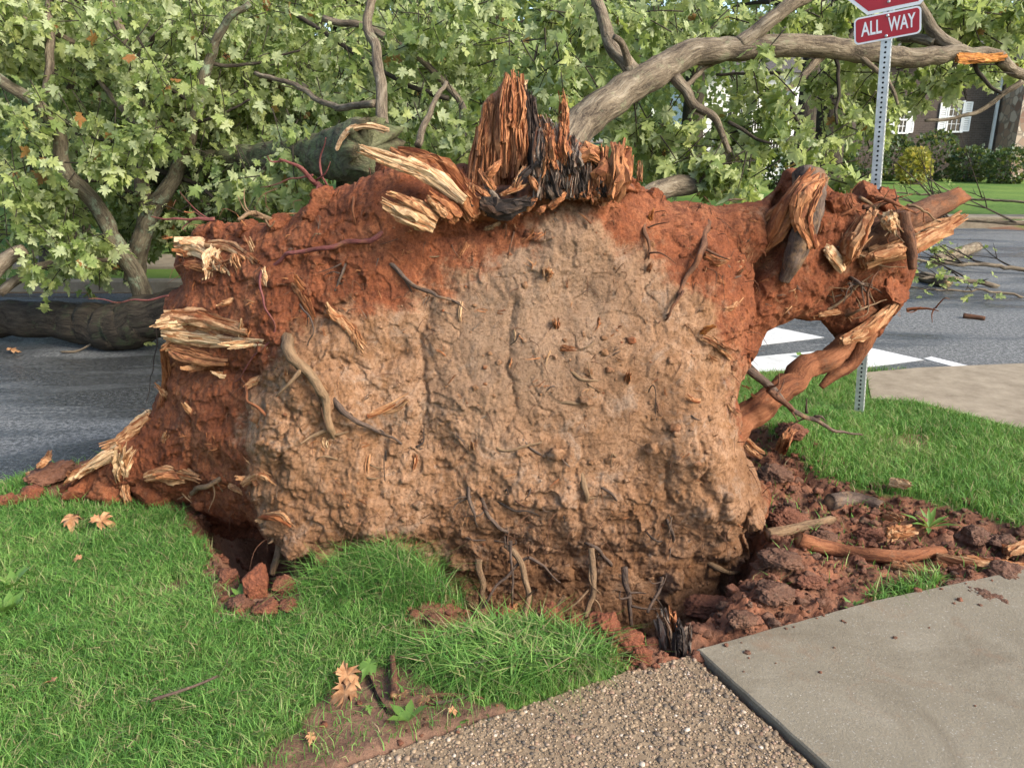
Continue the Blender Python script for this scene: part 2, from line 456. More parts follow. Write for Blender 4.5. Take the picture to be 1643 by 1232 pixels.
        pv = t.vor(t.map(v, (46, 46, 7)), 1., 'Distance', 'DISTANCE_TO_EDGE'); c = t.mix(t.ramp(pv, [(.0, 0. if name[:4] == 'root' else .35), (.10, 0.)]), c, crack)
        b = t.bump(g, .9, .02); b = t.bump(t.ramp(pv, [(0., 0.), (.16, 1.)]), .05 if name[:4] == 'root' else .35, .006, b); t.done(c, t.bump(g2, .6, .006, b))
    bark('bark', (.145, .112, .075), (.29, .24, .17), (.050, .038, .028), (.20, .20, .12), .56)
    bark('bark_dark', (.045, .036, .026), (.085, .068, .048), (.018, .015, .012), (.075, .09, .045), .55)
    bark('bark_moss', (.085, .070, .040), (.15, .13, .080), (.035, .030, .018), (.135, .155, .070), .46)
    bark('bark_lichen', (.115, .095, .062), (.19, .16, .105), (.05, .04, .028), (.23, .29, .19), .52)
    bark('root_bark', (.115, .056, .033), (.20, .105, .06), (.04, .021, .015), (.22, .085, .036), .5, (.55, .33, .17))
    bark('root_clay', (.19, .072, .033), (.29, .125, .06), (.085, .032, .018), (.15, .09, .055), .55, (.5, .26, .12))
    bark('root_tan', (.18, .115, .064), (.29, .20, .12), (.07, .043, .028), (.25, .15, .08), .48, (.6, .38, .24))
    bark('root_grey', (.085, .058, .044), (.17, .125, .095), (.03, .022, .017), (.21, .125, .065), .5, (.45, .27, .14))
    bark('root_red', (.15, .050, .045), (.25, .095, .085), (.07, .025, .022), (.22, .10, .05), .5)
    # leaves
    def leaf(name, lo, mid, hi, under, tr=.35, brown=.965, rough=.5):
        t = NT(name, rough, .35); r = t.attr('rnd')
        c = t.ramp(r, [(0., lo), (.45, mid), (brown - .02, hi), (brown, (.26, .10, .035)), (1., (.34, .16, .06))])
        geo = t.node('ShaderNodeNewGeometry')
        c2 = t.mix(t.math('MULTIPLY', geo.outputs['Backfacing'], .75), c, t.mix(t.ramp(r, [(brown - .02, 1.), (brown, 0.)]), c, under))
        t.done(c2); t.translucent(t.mix(.5, c2, (.42, .50, .09), 'MIX'), tr)
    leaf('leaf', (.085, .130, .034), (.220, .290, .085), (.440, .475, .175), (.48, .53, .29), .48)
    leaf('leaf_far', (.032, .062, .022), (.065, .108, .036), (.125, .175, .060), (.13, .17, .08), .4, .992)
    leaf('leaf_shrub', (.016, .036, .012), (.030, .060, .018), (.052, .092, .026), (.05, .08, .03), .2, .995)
    leaf('leaf_yellow', (.16, .16, .02), (.30, .26, .03), (.42, .34, .05), (.3, .28, .08), .3, .99)
    t = NT('fresh_leaf', .5, .3); t.done((.11, .20, .04)); t.translucent((.3, .45, .06), .3)
    t = NT('dry_leaf', .75, .2); v = t.obj(); t.done(t.ramp(t.noise(v, 30, 4), [(.35, (.22, .10, .04)), (.65, (.42, .24, .12))]))
    t = NT('grass', .6, .25); r = t.attr('rnd')
    c = t.ramp(r, [(0., (.045, .130, .022)), (.45, (.112, .255, .046)), (.84, (.225, .370, .090)), (.92, (.28, .29, .12)), (1., (.36, .27, .16))])
    t.done(c); t.translucent(t.mix(.4, c, (.22, .34, .03)), .3)
    # hard surfaces
    t = NT('asphalt', .7, .3); v = t.obj()
    c = t.ramp(t.noise(v, 34, 5, .95), [(.38, (.034, .036, .036)), (.5, (.108, .111, .108)), (.62, (.28, .28, .265))])
    big = t.ramp(t.noise(t.map(v, (.5, 1.4, 1)), .7, 6, .65, .6), [(.42, 0.), (.56, 1.)])
    c = t.mix(t.math('MULTIPLY', big, .9), c, t.mix(1., c, (.38, .38, .38), 'MULTIPLY'))
    t.done(c, t.bump(t.noise(v, 45, 4, .85), .9, .010), t.ramp(big, [(0., .85), (.5, .5), (1., .22)]))
    t = NT('road_paint', .7, .3); v = t.obj()
    t.done(t.mix(t.ramp(t.noise(v, 24, 7, .85), [(.54, 0.), (.66, .85)]), t.ramp(t.noise(v, 3, 5), [(.35, (.44, .44, .42)), (.65, (.64, .64, .62))]), (.12, .12, .12)), t.bump(t.noise(v, 190, 2), .4, .002))
    t = NT('concrete', .85, .25); v = t.obj()
    c = t.ramp(t.noise(v, 2.5, 6, .65), [(.3, (.150, .126, .086)), (.55, (.190, .163, .115)), (.75, (.230, .202, .150))])
    c = t.mix(t.ramp(t.noise(v, 130, 4, .8), [(.50, 0.), (.68, .7)]), c, (.145, .128, .10)); c = t.mix(t.ramp(t.noise(v, 110, 3, .8), [(.60, 0.), (.70, .5)]), c, (.42, .40, .35))
    c = t.mix(t.ramp(t.vor(v, 55), [(.045, .9), (.075, 0.)]), c, (.10, .085, .065))
    c = t.mix(t.ramp(t.vor(v, 33), [(.03, .9), (.05, 0.)]), c, (.55, .53, .48))
    c = t.mix(t.ramp(t.noise(v, 1.3, 7, .75, .8), [(.46, 0.), (.60, .7)]), c, (.120, .098, .066)); c = t.mix(t.ramp(t.noise(v, 5, 7, .8, .6), [(.54, 0.), (.68, .6)]), c, (.165, .108, .066))
    t.done(c, t.bump(t.noise(v, 90, 5, .75), .6, .006))
    t = NT('kerb_concrete', .85, .25); v = t.obj()
    t.done(t.ramp(t.noise(v, 6, 6, .7), [(.3, (.16, .125, .085)), (.7, (.29, .24, .17))]), t.bump(t.noise(v, 80, 4), .4, .004))
    t = NT('mortar', .9, .15); v = t.obj()
    t.done(t.ramp(t.noise(v, 50, 4), [(.35, (.135, .095, .058)), (.65, (.24, .175, .11))]), t.bump(t.noise(v, 200, 3), .6, .003))
    t = NT('pebble', .6, .35); r = t.attr('rnd')
    t.done(t.ramp(r, [(0., (.065, .052, .040)), (.25, (.135, .096, .060)), (.5, (.215, .150, .088)), (.72, (.28, .205, .128)), (.88, (.18, .105, .065)), (.97, (.36, .28, .20)), (1., (.44, .37, .29))]))
    t = NT('galvanised', .38, .5); t.b.inputs['Metallic'].default_value = .55; v = t.obj()
    t.done(t.ramp(t.noise(v, 25, 4), [(.35, (.42, .43, .42)), (.65, (.58, .59, .58))]))
    t = NT('hole', .9, .1); t.done((.012, .012, .012))
    t = NT('sign_red', .35, .5); v = t.obj(); t.done(t.ramp(t.noise(v, 14, 5, .7), [(.3, (.33, .004, .012)), (.7, (.40, .008, .018))]))
    t = NT('sign_white', .4, .5); t.done((.74, .73, .72))
    t = NT('sign_blue', .4, .5); t.done((.12, .42, .62))
    t = NT('white_paint', .6, .3); v = t.obj(); t.done(t.ramp(t.noise(v, 3, 4), [(.3, (.70, .70, .68)), (.7, (.82, .82, .80))]))
    t = NT('glass', .08, .6); t.done((.022, .026, .03))
    t = NT('brick_wall', .9, .15)
    def brickmat(t, c1, c2, m, sc=1.):
        n = t.node('ShaderNodeTexCoord'); mp = t.node('ShaderNodeMapping'); t.L.new(n.outputs['Object'], mp.inputs[0]); mp.inputs['Rotation'].default_value = (R(90), 0, 0)
        b = t.node('ShaderNodeTexBrick'); t.L.new(mp.outputs[0], b.inputs[0]); b.inputs['Scale'].default_value = sc
        b.inputs['Brick Width'].default_value = .23; b.inputs['Row Height'].default_value = .075; b.inputs['Mortar Size'].default_value = .008
        t.put(b.inputs['Color1'], c1); t.put(b.inputs['Color2'], c2); t.put(b.inputs['Mortar'], m)
        return t.mix(t.ramp(t.noise(t.obj(), .9, 5, .7), [(.35, 0.), (.7, .6)]), b.outputs[0], c1)
    t.done(brickmat(t, (.062, .048, .040), (.095, .072, .058), (.13, .11, .095)))
    t = NT('stone_wall', .9, .15); v = t.obj()
    c = t.ramp(t.vor(v, 3.2, 'Color'), [(.2, (.20, .12, .085)), (.5, (.34, .25, .18)), (.8, (.48, .40, .31))])
    t.done(t.mix(t.ramp(t.vor(v, 3.2, 'Distance', 'DISTANCE_TO_EDGE'), [(.03, 1.), (.08, 0.)]), c, (.22, .18, .14)))
    t = NT('roof', .9, .15); v = t.obj(); t.done(t.ramp(t.noise(v, 12, 5), [(.3, (.055, .050, .048)), (.7, (.10, .092, .088))]))
build_materials()

# ================================================================== THE SETTING
VERGE = [(-9, -6), (-4.6, 0.6), (-3.0, 2.8), (-2.55, 3.45), (-2.05, 4.15), (-1.1, 4.75), (0.3, 5.15), (1.7, 5.42), (3.9, 5.75), (8, 6.2), (20, 7.2), (20, -6)]
FAR = [(-90, 9.2), (-2.8, 9.3), (-1.2, 10.2), (0.6, 13), (2.4, 15.4), (4.4, 16.4), (7, 16.5), (30, 15.4), (90, 13), (400, 14), (400, 500), (-400, 500), (-400, 9.2)]
def gp(lst): return [tuple(G(x, y)[:2]) for x, y in lst]
PIT = gp([(300, 845), (335, 880), (345, 930), (440, 948), (520, 922), (600, 915), (700, 950), (745, 980), (830, 985), (900, 992), (1000, 1008), (1060, 1005), (1150, 985), (1200, 930), (1250, 880), (1225, 820)]) + [(1.25, 3.7), (0.7, 4.05), (-0.9, 4.05), (-1.55, 3.6)]
TRENCH = gp([(1195, 690), (1262, 738), (1330, 770), (1400, 786), (1500, 808), (1580, 828), (1660, 852), (1800, 890), (1800, 905), (1660, 916), (1540, 940), (1400, 970), (1108, 1050), (1040, 1040), (960, 1000), (1100, 900)])
BARE = gp([(340, 1260), (425, 1215), (488, 1160), (528, 1112), (556, 1078), (650, 1068), (692, 1108), (775, 1125), (810, 1140), (560, 1260)])
LIP = gp([(650, 985), (735, 962), (850, 965), (1000, 985), (1080, 1000), (1110, 1048), (1040, 1070), (990, 1060), (970, 1030), (880, 1002), (800, 1000), (740, 1010), (680, 1020)])
LCLOD = gp([(330, 880), (345, 985), (420, 995), (480, 960), (470, 930), (420, 930), (350, 925)])
LEFTSOIL = gp([(70, 775), (60, 800), (180, 812), (300, 818), (330, 860), (330, 760), (150, 730)])
AGG = [(0.588, 2.200), (0.36, 2.115), (-0.11, 1.885), (-0.48, 1.705), (-1.6, 1.17), (-1.1, 0.1), (1.55, 0.1)]
CONC = [(0.606, 2.208), (1.57, 0.1), (4.6, 0.9), (3.6, 3.22), (1.99, 2.715), (1.31, 2.495)]
APRON = [tuple(p) for p in gp([(1398, 640), (1470, 645), (1560, 668), (1643, 690)])] + [(5.2, 4.05), (7.5, 4.3), (7.5, 6.08), (3.9, 5.70), (3.0, 5.575), (2.55, 5.45)]
def gz(x, y, full=True):
    """terrain height"""
    z = np.zeros_like(x)
    sv = sdpoly(VERGE, x, y); sf = sdpoly(FAR, x, y)
    z = z - 0.18 * (1 - np.maximum(sm(-.04, .05, sv), sm(-.04, .05, sf)))
    near = (np.abs(x) < 5) & (y > .5) & (y < 7)
    if near.any():
        X, Y = x[near], y[near]; P = P3(X, Y)
        n0 = fbm(P, 1.6, 3, 1); n1 = fbm(P, 9, 4, 2, .55); n2 = fbm(P, 34, 3, 4, .6)
        d = 0.018 * n0
        st = sdpoly(TRENCH, X, Y) + .03 * n1
        wt = sm(-.03, .06, st)
        d = d + wt * (-.065 + .075 * n1 + .034 * n2 + .03 * fbm(P, 17, 4, 9, .6, True))
        sb = np.maximum(np.maximum(sdpoly(BARE, X, Y), sdpoly(LIP, X, Y)), np.maximum(sdpoly(LCLOD, X, Y), sdpoly(LEFTSOIL, X, Y))) + .02 * n1
        wb = sm(-.02, .03, sb); d = d + wb * (-.004 + .012 * n1 + .010 * n2)
        # torn-up hump beside the plate and turf lump at the lip
        for (px, py, h, r) in ((1262, 715, .10, .26), (1330, 690, .05, .2), (640, 925, .07, .20), (1265, 905, .06, .2), (1190, 960, .05, .22), (1580, 930, .05, .12), (1460, 935, .03, .16), (60, 790, .04, .25), (200, 800, .03, .2)):
            g = G(px, py); d = d + h * np.exp(-((X - g[0]) ** 2 + (Y - g[1]) ** 2) / (r * r)) * (1 + .25 * n1)
        sp = sdpoly(PIT, X, Y) + .035 * n1
        d = d - .5 * sm(-.01, .22, sp) * (1 + .25 * n1) + .03 * n2 * sm(0, .1, sp)
        ss = np.maximum(sdpoly(AGG, X, Y), sdpoly(CONC, X, Y)); d = np.where(ss > -.02, np.minimum(d, -.0) - .06 * sm(-.02, .03, ss), d)
        sa = sdpoly(APRON, X, Y); d = np.where(sa > -.05, d * sm(.05, -.05, sa) - .04 * sm(-.05, .03, sa), d)
        z[near] += d
    return z
def grassy(x, y):
    n1 = fbm(P3(x, y), 9, 3, 2, .55)
    g = np.maximum(sm(-.01, .04, sdpoly(VERGE, x, y)), sm(-.01, .04, sdpoly(FAR, x, y)))
    n2 = fbm(P3(x, y), 22, 3, 21, .6)
    for poly in (PIT, TRENCH, BARE, LIP, LCLOD, LEFTSOIL):
        k = 1. if poly is PIT else (.90 if poly is BARE else .97)
        g = g * (1 - k * sm(-.05, .03, sdpoly(poly, x, y) + .05 * n1 + .03 * n2))
    for poly in (AGG, CONC, APRON):
        g = g * (1 - sm(-.015, .0, sdpoly(poly, x, y)))
    for (px, py, r) in ((1455, 712, .15), (1470, 700, .10), (120, 838, .07), (285, 938, .09), (265, 842, .05)):   # scuffed spots
        c = G(px, py); g = g * (1 - .9 * np.exp(-((x - c[0]) ** 2 + ((y - c[1]) * 1.3) ** 2) / (r * r)))
    return g
def spaced(lo, hi, flo, fhi, step, grow=1.25):
    a = list(np.arange(flo, fhi, step)); s = step; v = a[-1]
    while v < hi: s *= grow; v += s; a.append(v)
    s = step; v = flo; b = []
    while v > lo: s *= grow; v -= s; b.append(v)
    return np.array(b[::-1] + a)
def ground():
    xs = spaced(-500, 500, -2.75, 2.85, .0165, 1.12); ys = spaced(-60, 900, 1.6, 4.7, .0165, 1.07)
    X, Y = np.meshgrid(xs, ys); x, y = X.ravel(), Y.ravel()
    V = P3(x, y, gz(x, y)); V[:, 2] -= 0.012 * sm(.2, 1, grassy(x, y))
    n, m = len(ys), len(xs); i, k = np.meshgrid(np.arange(n - 1), np.arange(m - 1), indexing='ij'); a = (i * m + k).ravel()
    solo('ground', V, np.stack([a, a + 1, a + m + 1, a + m], 1), 'ground', kind='structure', attrs={'grassy': grassy(x, y), 'red': np.clip(sm(-.1, .05, sdpoly(TRENCH, x, y)) + sm(-.1, .05, sdpoly(LIP, x, y)) + sm(-.1, .05, sdpoly(LEFTSOIL, x, y)) + .5 * sm(-.05, .05, sdpoly(PIT, x, y)), 0, 1)})
ground()
def sheet(name, poly, z, mat, th=.05, parent=None):
    V, F = prism(poly, z - th, z)
    if parent is not None: return part(name, V, F, mat, parent, smooth=False)
    return solo(name, V, F, mat, kind='structure', smooth=False)
ROAD = [(-90, -40), (-9.2, -40), (-9.0, -6), (-4.5, 0.5), (-2.92, 2.72), (-2.47, 3.40), (-1.98, 4.07), (-1.05, 4.66), (0.33, 5.05), (1.72, 5.32), (3.9, 5.65), (8, 6.1), (20, 7.1), (90, 9), (90, 13.2), (30, 15.6), (7, 16.7), (4.3, 16.6), (2.25, 15.5), (0.45, 13.1), (-1.3, 10.35), (-2.85, 9.45), (-90, 9.35)]
sheet('road', ROAD, -0.12, 'asphalt', .02)
# crosswalk bars and a thin line on the road
def gr_(lst): return [tuple(G(x, y, -.116)[:2]) for x, y in lst]
marks = thing('crosswalk_marking', 'worn white crosswalk bars and thin line painted on wet asphalt', 'crosswalk', (2.6, 6.4, -.116))
for q in ([(1120, 632), (1180, 575), (1388, 556), (1482, 577), (1330, 597)], [(1140, 560), (1238, 524), (1322, 541), (1200, 556)], [(1482, 575), (1494, 572), (1626, 604), (1604, 608)]):
    V, F = prism(gr_(q)[::-1], -.119, -.116); part('painted_bar', V, F, 'road_paint', marks, smooth=False)
def kerb(name, line, w=.15, top=.0, bot=-.2, side=1):
    P = np.array(line, float); T = np.gradient(P, axis=0); T /= np.linalg.norm(T, axis=1)[:, None]; Nn = np.c_[-T[:, 1], T[:, 0]] * side
    prof = [(0, bot), (0, top - .02), (.02, top), (w, top), (w, bot)]
    V = np.concatenate([np.c_[P + Nn * a, np.full(len(P), b)] for a, b in prof]); n = len(P); F = []
    for k in range(4):
        for i in range(n - 1): F.append((k * n + i, k * n + i + 1, (k + 1) * n + i + 1, (k + 1) * n + i))
    solo(name, V, np.array(F), 'kerb_concrete', kind='structure', smooth=False)
kerb('kerb', resample([(0.3, 5.17), (1.7, 5.44), (2.5, 5.58)], 12), .16, .012, side=-1)
kerb('kerb', resample([(-30, 9.17), (-8, 9.2), (-2.8, 9.27), (-1.2, 10.15), (0.6, 12.95), (2.4, 15.35), (4.4, 16.35), (7, 16.45), (30, 15.35)], 60), .16, .03, side=1)
sheet('pavement', [(-30, 10.2), (-3.2, 10.3), (-3.2, 11.5), (-30, 11.4)], .02, 'kerb_concrete', .03)
sheet('pavement', [(3.6, 17.1), (7, 17.3), (30, 16.2), (30, 17.0), (7, 18.1), (3.6, 17.9)], .02, 'kerb_concrete', .03)
apr = solo('pavement', *prism(APRON, -.14, .004), 'kerb_concrete', kind='structure', smooth=False)
# front walk: one exposed-aggregate slab, one plain concrete slab
walk = bpy.data.objects.new('walkway', None); COL.objects.link(walk); walk.location = (.6, 1.6, 0); ORIGIN[walk.name] = np.array((.6, 1.6, 0)); walk['kind'] = 'structure'
def bevel_slab(poly, z0, z1, b):
    P = np.array(poly); c = P.mean(0); n = len(P)
    inn = P + (c - P) / np.linalg.norm(c - P, axis=1)[:, None] * b
    V = np.concatenate([np.c_[P, np.full(n, z0)], np.c_[P, np.full(n, z1 - b * .8)], np.c_[inn, np.full(n, z1)]])
    F = [(r * n + k, r * n + (k + 1) % n, (r + 1) * n + (k + 1) % n, (r + 1) * n + k) for r in (0, 1) for k in range(n)]
    return V, [np.array(F), (np.arange(n) + 2 * n)[None, :]]
def ragged_poly(poly, amp, step, seed):
    out = []; n = len(poly)
    for k in range(n):
        a, b = np.array(poly[k]), np.array(poly[(k + 1) % n]); m = max(1, int(np.linalg.norm(b - a) / step))
        for i in range(m): out.append(a + (b - a) * i / m)
    out = np.array(out); P = P3(out[:, 0], out[:, 1])
    return out + amp * np.c_[fbm(P, 30, 3, seed), fbm(P, 30, 3, seed + 1)]
AGGR = ragged_poly(AGG[::-1], .014, .02, 5)
V, F = bevel_slab(AGGR, -.1, -.004, .006); agg = part('aggregate_slab', V, F, 'mortar', walk, smooth=False, label='exposed aggregate slab of brown pebbles')
V, F = bevel_slab(ragged_poly(CONC, .005, .03, 8), -.1, .012, .006); part('concrete_slab', V, F, 'concrete', walk, smooth=False, label='smooth grey concrete slab')
def pebbles():
    n = 42000
    x, y = rng.uniform(-1.0, 1.5, n), rng.uniform(1.25, 2.25, n)
    k = sdpoly(AGGR, x, y) > .004; x, y = x[k], y[k]
    Vt, Ft = ICO[0]; m = len(x)
    s = np.clip(rng.lognormal(math.log(.0036), .45, m), .002, .012)
    sc = np.stack([s * rng.uniform(.8, 1.35, m), s * rng.uniform(.7, 1.1, m), s * .45], 1)
    q = rng.uniform(0, 6.28, m); V = Vt[None] * sc[:, None, :] * rng.uniform(.85, 1.12, (m, 12, 1))
    c, sn = np.cos(q)[:, None], np.sin(q)[:, None]
    V = np.stack([V[..., 0] * c - V[..., 1] * sn + x[:, None], V[..., 0] * sn + V[..., 1] * c + y[:, None], V[..., 2] - .0035 + rng.uniform(-.0015, .0015, m)[:, None]], -1)
    Fp = (Ft[None] + (np.arange(m) * 12)[:, None, None]).reshape(-1, 3)
    part('pebble_aggregate', V.reshape(-1, 3), Fp, 'pebble', agg, attrs={'rnd': np.repeat(rng.uniform(0, 1, m), 12)}, kind='stuff')
pebbles()

# ================================================================== ROOT PLATE
def gridbody(poly, yf, h, front, back, rnd, relief, edge=.012, eseed=1, back_relief=.02):
    """closed body: traced outline in its own upright plane yf(x,z), domed front with relief, domed back"""
    poly = np.array(poly)
    x0, z0 = poly.min(0) - .05; x1, z1 = poly.max(0) + .05
    xs, zs = np.arange(x0, x1, h), np.arange(z0, z1, h); nx, nz = len(xs), len(zs)
    X, Z = np.meshgrid(xs, zs); x, z = X.ravel(), Z.ravel(); P = P3(x, z)
    sd = sdpoly(poly, x, z) + edge * fbm(P, 6.5, 6, eseed, .62)
    S = sd.reshape(nz, nx); gzz, gxx = np.gradient(S, h); gl = np.hypot(gxx, gzz) + 1e-6
    ins = S > 0
    cell = ins[:-1, :-1] & ins[1:, :-1] & ins[:-1, 1:] & ins[1:, 1:]
    used = np.zeros_like(ins); intr = np.zeros_like(ins)
    for a, b in ((0, 0), (1, 0), (0, 1), (1, 1)): used[a:nz - 1 + a, b:nx - 1 + b] |= cell
    intr[1:-1, 1:-1] = cell[:-1, :-1] & cell[1:, :-1] & cell[:-1, 1:] & cell[1:, 1:]
    bnd = used & ~intr
    xx, zz = x.copy(), z.copy(); bf = bnd.ravel()
    xx[bf] -= (gxx / gl).ravel()[bf] * np.clip(sd[bf], 0, 2 * h); zz[bf] -= (gzz / gl).ravel()[bf] * np.clip(sd[bf], 0, 2 * h)
    s = np.clip(sd / rnd, 0, 1); s = np.where(bf, 0, s); dome = np.sqrt(1 - (1 - s) ** 2)
    Y0 = yf(x, z)
    rel, jx, jz = relief(x, z, np.maximum(sd, 0)); fade = sm(0, .03, np.where(bf, 0, sd))
    yfr = Y0 - front * dome - rel * fade
    ybk = Y0 + back * dome + back_relief * fbm(P, 7, 3, eseed + 4) * fade
    xf, zf = xx + jx * fade, zz + jz * fade
    fi = -np.ones(nx * nz, int); uf = used.ravel(); fi[uf] = np.arange(uf.sum())
    bi = fi.copy(); it = intr.ravel(); bi[it] = uf.sum() + np.arange(it.sum())
    V = np.concatenate([P3(xf[uf], yfr[uf], zf[uf]), P3(xx[it], ybk[it], zz[it])])
    i, k = np.nonzero(cell); a = i * nx + k; q = np.stack([a, a + 1, a + nx + 1, a + nx], 1)
    F = np.concatenate([fi[q], bi[q][:, ::-1]])
    ids = np.concatenate([np.nonzero(uf)[0], np.nonzero(it)[0]])
    return V, F, x[ids], z[ids], sd[ids]
def upx(lst, yf, off=0.):
    f = (lambda a, b: yf(a, b) - off)
    return [tuple(onto(x, y, f)[[0, 2]]) for x, y in lst]

def y_plate(x, z):
    return 3.06 + .20 * np.asarray(z) + .34 * sm(-.80, -1.6, np.asarray(x)) + .10 * sm(.8, 1.3, np.asarray(x))
PLATE = [(288, 392), (318, 362), (400, 358), (470, 348), (520, 318), (580, 284), (640, 262), (700, 268), (760, 262), (850, 280), (960, 268), (1035, 296), (1075, 325), (1130, 330), (1165, 350), (1200, 420), (1208, 500), (1205, 560), (1182, 615), (1186, 680), (1196, 735), (1236, 790), (1226, 825), (1190, 850), (1200, 890), (1168, 915), (1170, 985), (1100, 1090), (900, 1130), (780, 1110), (720, 1040), (670, 970), (600, 935), (540, 925), (492, 905), (455, 880), (420, 862), (370, 866), (320, 845), (290, 812), (240, 806), (170, 806), (100, 806), (84, 796), (130, 756), (195, 702), (238, 662), (262, 612), (274, 560), (262, 515), (272, 468), (300, 448), (284, 420)]
TAN = [(545, 492), (640, 480), (720, 468), (800, 420), (850, 390), (862, 345), (900, 330), (955, 352), (985, 410), (1040, 392), (1085, 440), (1130, 470), (1160, 540), (1180, 600), (1195, 700), (1240, 800), (1230, 1100), (700, 1100), (430, 900), (418, 800), (405, 700), (412, 620), (440, 570), (470, 540)]
TANX = upx(TAN, y_plate, .2)
CREV = [([(448, 600), (430, 650)], .030, .06), ([(440, 740), (425, 800)], .030, .06), ([(300, 600), (340, 592), (420, 590)], .028, .12),
        ([(690, 480), (680, 560), (690, 640), (676, 700)], .014, .045), ([(825, 480), (812, 560), (830, 640), (800, 700)], .012, .03),
        ([(480, 640), (470, 700), (455, 760)], .016, .05), ([(540, 560), (600, 590), (650, 560)], .016, .045), ([(310, 640), (318, 720), (300, 790)], .014, .05),
        ([(370, 650), (360, 740)], .012, .04), ([(1108, 440), (1085, 490)], .02, .04), ([(850, 680), (900, 690), (960, 640)], .012, .025),
        ([(560, 480), (530, 510), (500, 500)], .014, .05), ([(600, 760), (640, 800), (610, 850)], .014, .035), ([(480, 780), (540, 800), (590, 780)], .014, .04),
        ([(930, 700), (925, 780), (935, 860)], .014, .03), ([(1060, 740), (1070, 800)], .016, .05), ([(1120, 760), (1150, 800), (1145, 830)], .03, .08),
        ([(1110, 690), (1130, 720), (1120, 750)], .014, .04), ([(700, 870), (760, 850), (830, 870)], .02, .05), ([(880, 900), (960, 890), (1050, 900)], .02, .05),
        ([(560, 860), (620, 870), (670, 860)], .018, .05), ([(380, 770), (330, 790), (290, 780)], .012, .04), ([(790, 340), (760, 370), (700, 380)], .02, .05), ([(480, 420), (520, 400), (600, 400)], .014, .03)]
CREVX = [(upx(p, y_plate, .2), w, d) for p, w, d in CREV]
HUMP = [((1120, 700), .16, .09), ((880, 560), .30, .05), ((560, 640), .22, .04), ((1160, 800), .12, .06), ((470, 700), .10, .05), ((760, 640), .2, .03), ((330, 690), .16, .05), ((300, 500), .14, .05), ((600, 820), .2, .06), ((880, 800), .3, .03), ((500, 860), .12, .06), ((930, 330), .2, .06), ((640, 330), .2, .05)]
HUMPX = [(upx([c], y_plate, .2)[0], r, d) for c, r, d in HUMP]
def chip(P, freq, seed, sharp):
    """flaky scarps: warped noise squeezed into plateaus"""
    w = P + .06 * P3(fbm(P, 4, 3, seed), fbm(P, 4, 3, seed + 1))
    n = fbm(w, freq, 3, seed + 2, .55) * 2.6
    f = n - np.floor(n)
    return np.floor(n) + sm(.5 - sharp, .5 + sharp, f) - n * .55
def cracks(P, freq, seed, w, warp=.5):
    Q = P * freq; Q = Q + warp * P3(fbm(Q, .8, 3, seed), fbm(Q, .8, 3, seed + 1))
    n = perlin(Q, seed + 2)
    return np.exp(-(n / w) ** 2) * sm(-.05, .35, fbm(P, freq * .55, 2, seed + 5))
def soil_relief(x, z, sd, rough=1.):
    P = P3(x, z)
    wp = P + .05 * P3(fbm(P, 6, 4, 31, .6), fbm(P, 6, 4, 32, .6))
    f1, f2, cid = worley(wp[:, :2] * np.array((8, 9)), 5)
    blocky = sm(.05, .5, fbm(P, 1.9, 2, 77))
    q = np.clip(.30 + .75 * sm(-.25, .45, fbm(P, 1.5, 3, 88)) + .55 * sm(-.35, -.75, x) + .45 * sm(.45, .15, z) - .55 * np.exp(-((x - .2) / .6) ** 2 - ((z - .95) / .4) ** 2), .12, 1.)
    if rough > 1: q = np.maximum(q, .8)
    gg = P * np.array((9, 2.2, 1)); gg[:, 0] += 2.2 * z + 1.2 * fbm(P, 2, 2, 89)
    r = .050 * fbm(P, 2.2, 3, 40) + .014 * fbm(gg, 1., 4, 90, .55) + (.012 + .022 * q) * fbm(P, 5.5, 6, 41, .6) + (.004 + .008 * q) * chip(P, 3.6, 60, .04) + .0035 * q * chip(P, 11, 70, .05)
    rough = rough * q
    r = r + rough * blocky * (.014 * (sm(0, .12, f2 - f1) - 1) + .026 * (cid - .5))
    r = r - .008 * cracks(P, 9, 111, .03)
    for fq, am, sd_ in ((4.5, .020, 301), (9.5, .011, 311)):              # layered ledges with sharp lower lips
        ph = -(z * .8 + x * .35 * math.cos(sd_)) * fq + 1.5 * fbm(P, 3.2, 5, sd_, .6); fr = ph - np.floor(ph)
        r = r + am * q * (fr ** 1.4 * sm(1., .93, fr) - .4) * sm(-.12, .28, fbm(P, 2.3, 3, sd_ + 5))
    r = r + (.003 + .011 * rough) * fbm(P * np.array((1.25, .85, 1)), 26, 4, 45, .72) - .006 * (.3 + .7 * q) * np.abs(fbm(P, 40, 3, 46, .65))
    j = .010 * fbm(P, 13, 4, 47, .6); j2 = .010 * fbm(P, 13, 4, 48, .6)
    return r, j, j2
def plate_relief(x, z, sd):
    r, j, j2 = soil_relief(x, z, sd)
    P = P3(x, z); nz_ = fbm(P, 10, 4, 51, .6); n3 = fbm(P, 40, 3, 52)
    st = sdpoly(TANX, x, z) + .04 * nz_
    st2 = sdpoly(TANX, x, z) + .20 * fbm(P, 3.5, 5, 58, .6)
    r = r + .006 * sm(-.01, .015, st) + (.02 + .05 * sm(-.5, -.95, x)) * sm(-.12, .08, st2)
    for p, w, d in CREVX:
        dd = dline(p, x + .045 * nz_, z + .045 * fbm(P, 9, 4, 53, .6)) * (1 + .5 * n3)
        r = r - d * .25 * np.exp(-(dd / (w * .6)) ** 2) - d * .28 * np.exp(-(dd / (w * 2.4)) ** 2)
    for c, rr, d in HUMPX:
        r = r + d * np.exp(-((x - c[0]) ** 2 + (z - c[1]) ** 2) / (rr * rr))
    tuck = sm(.25, -.2, z + .08 * fbm(P, 3, 2, 59))              # undercut foot
    r = r - .15 * tuck
    return r, j, j2
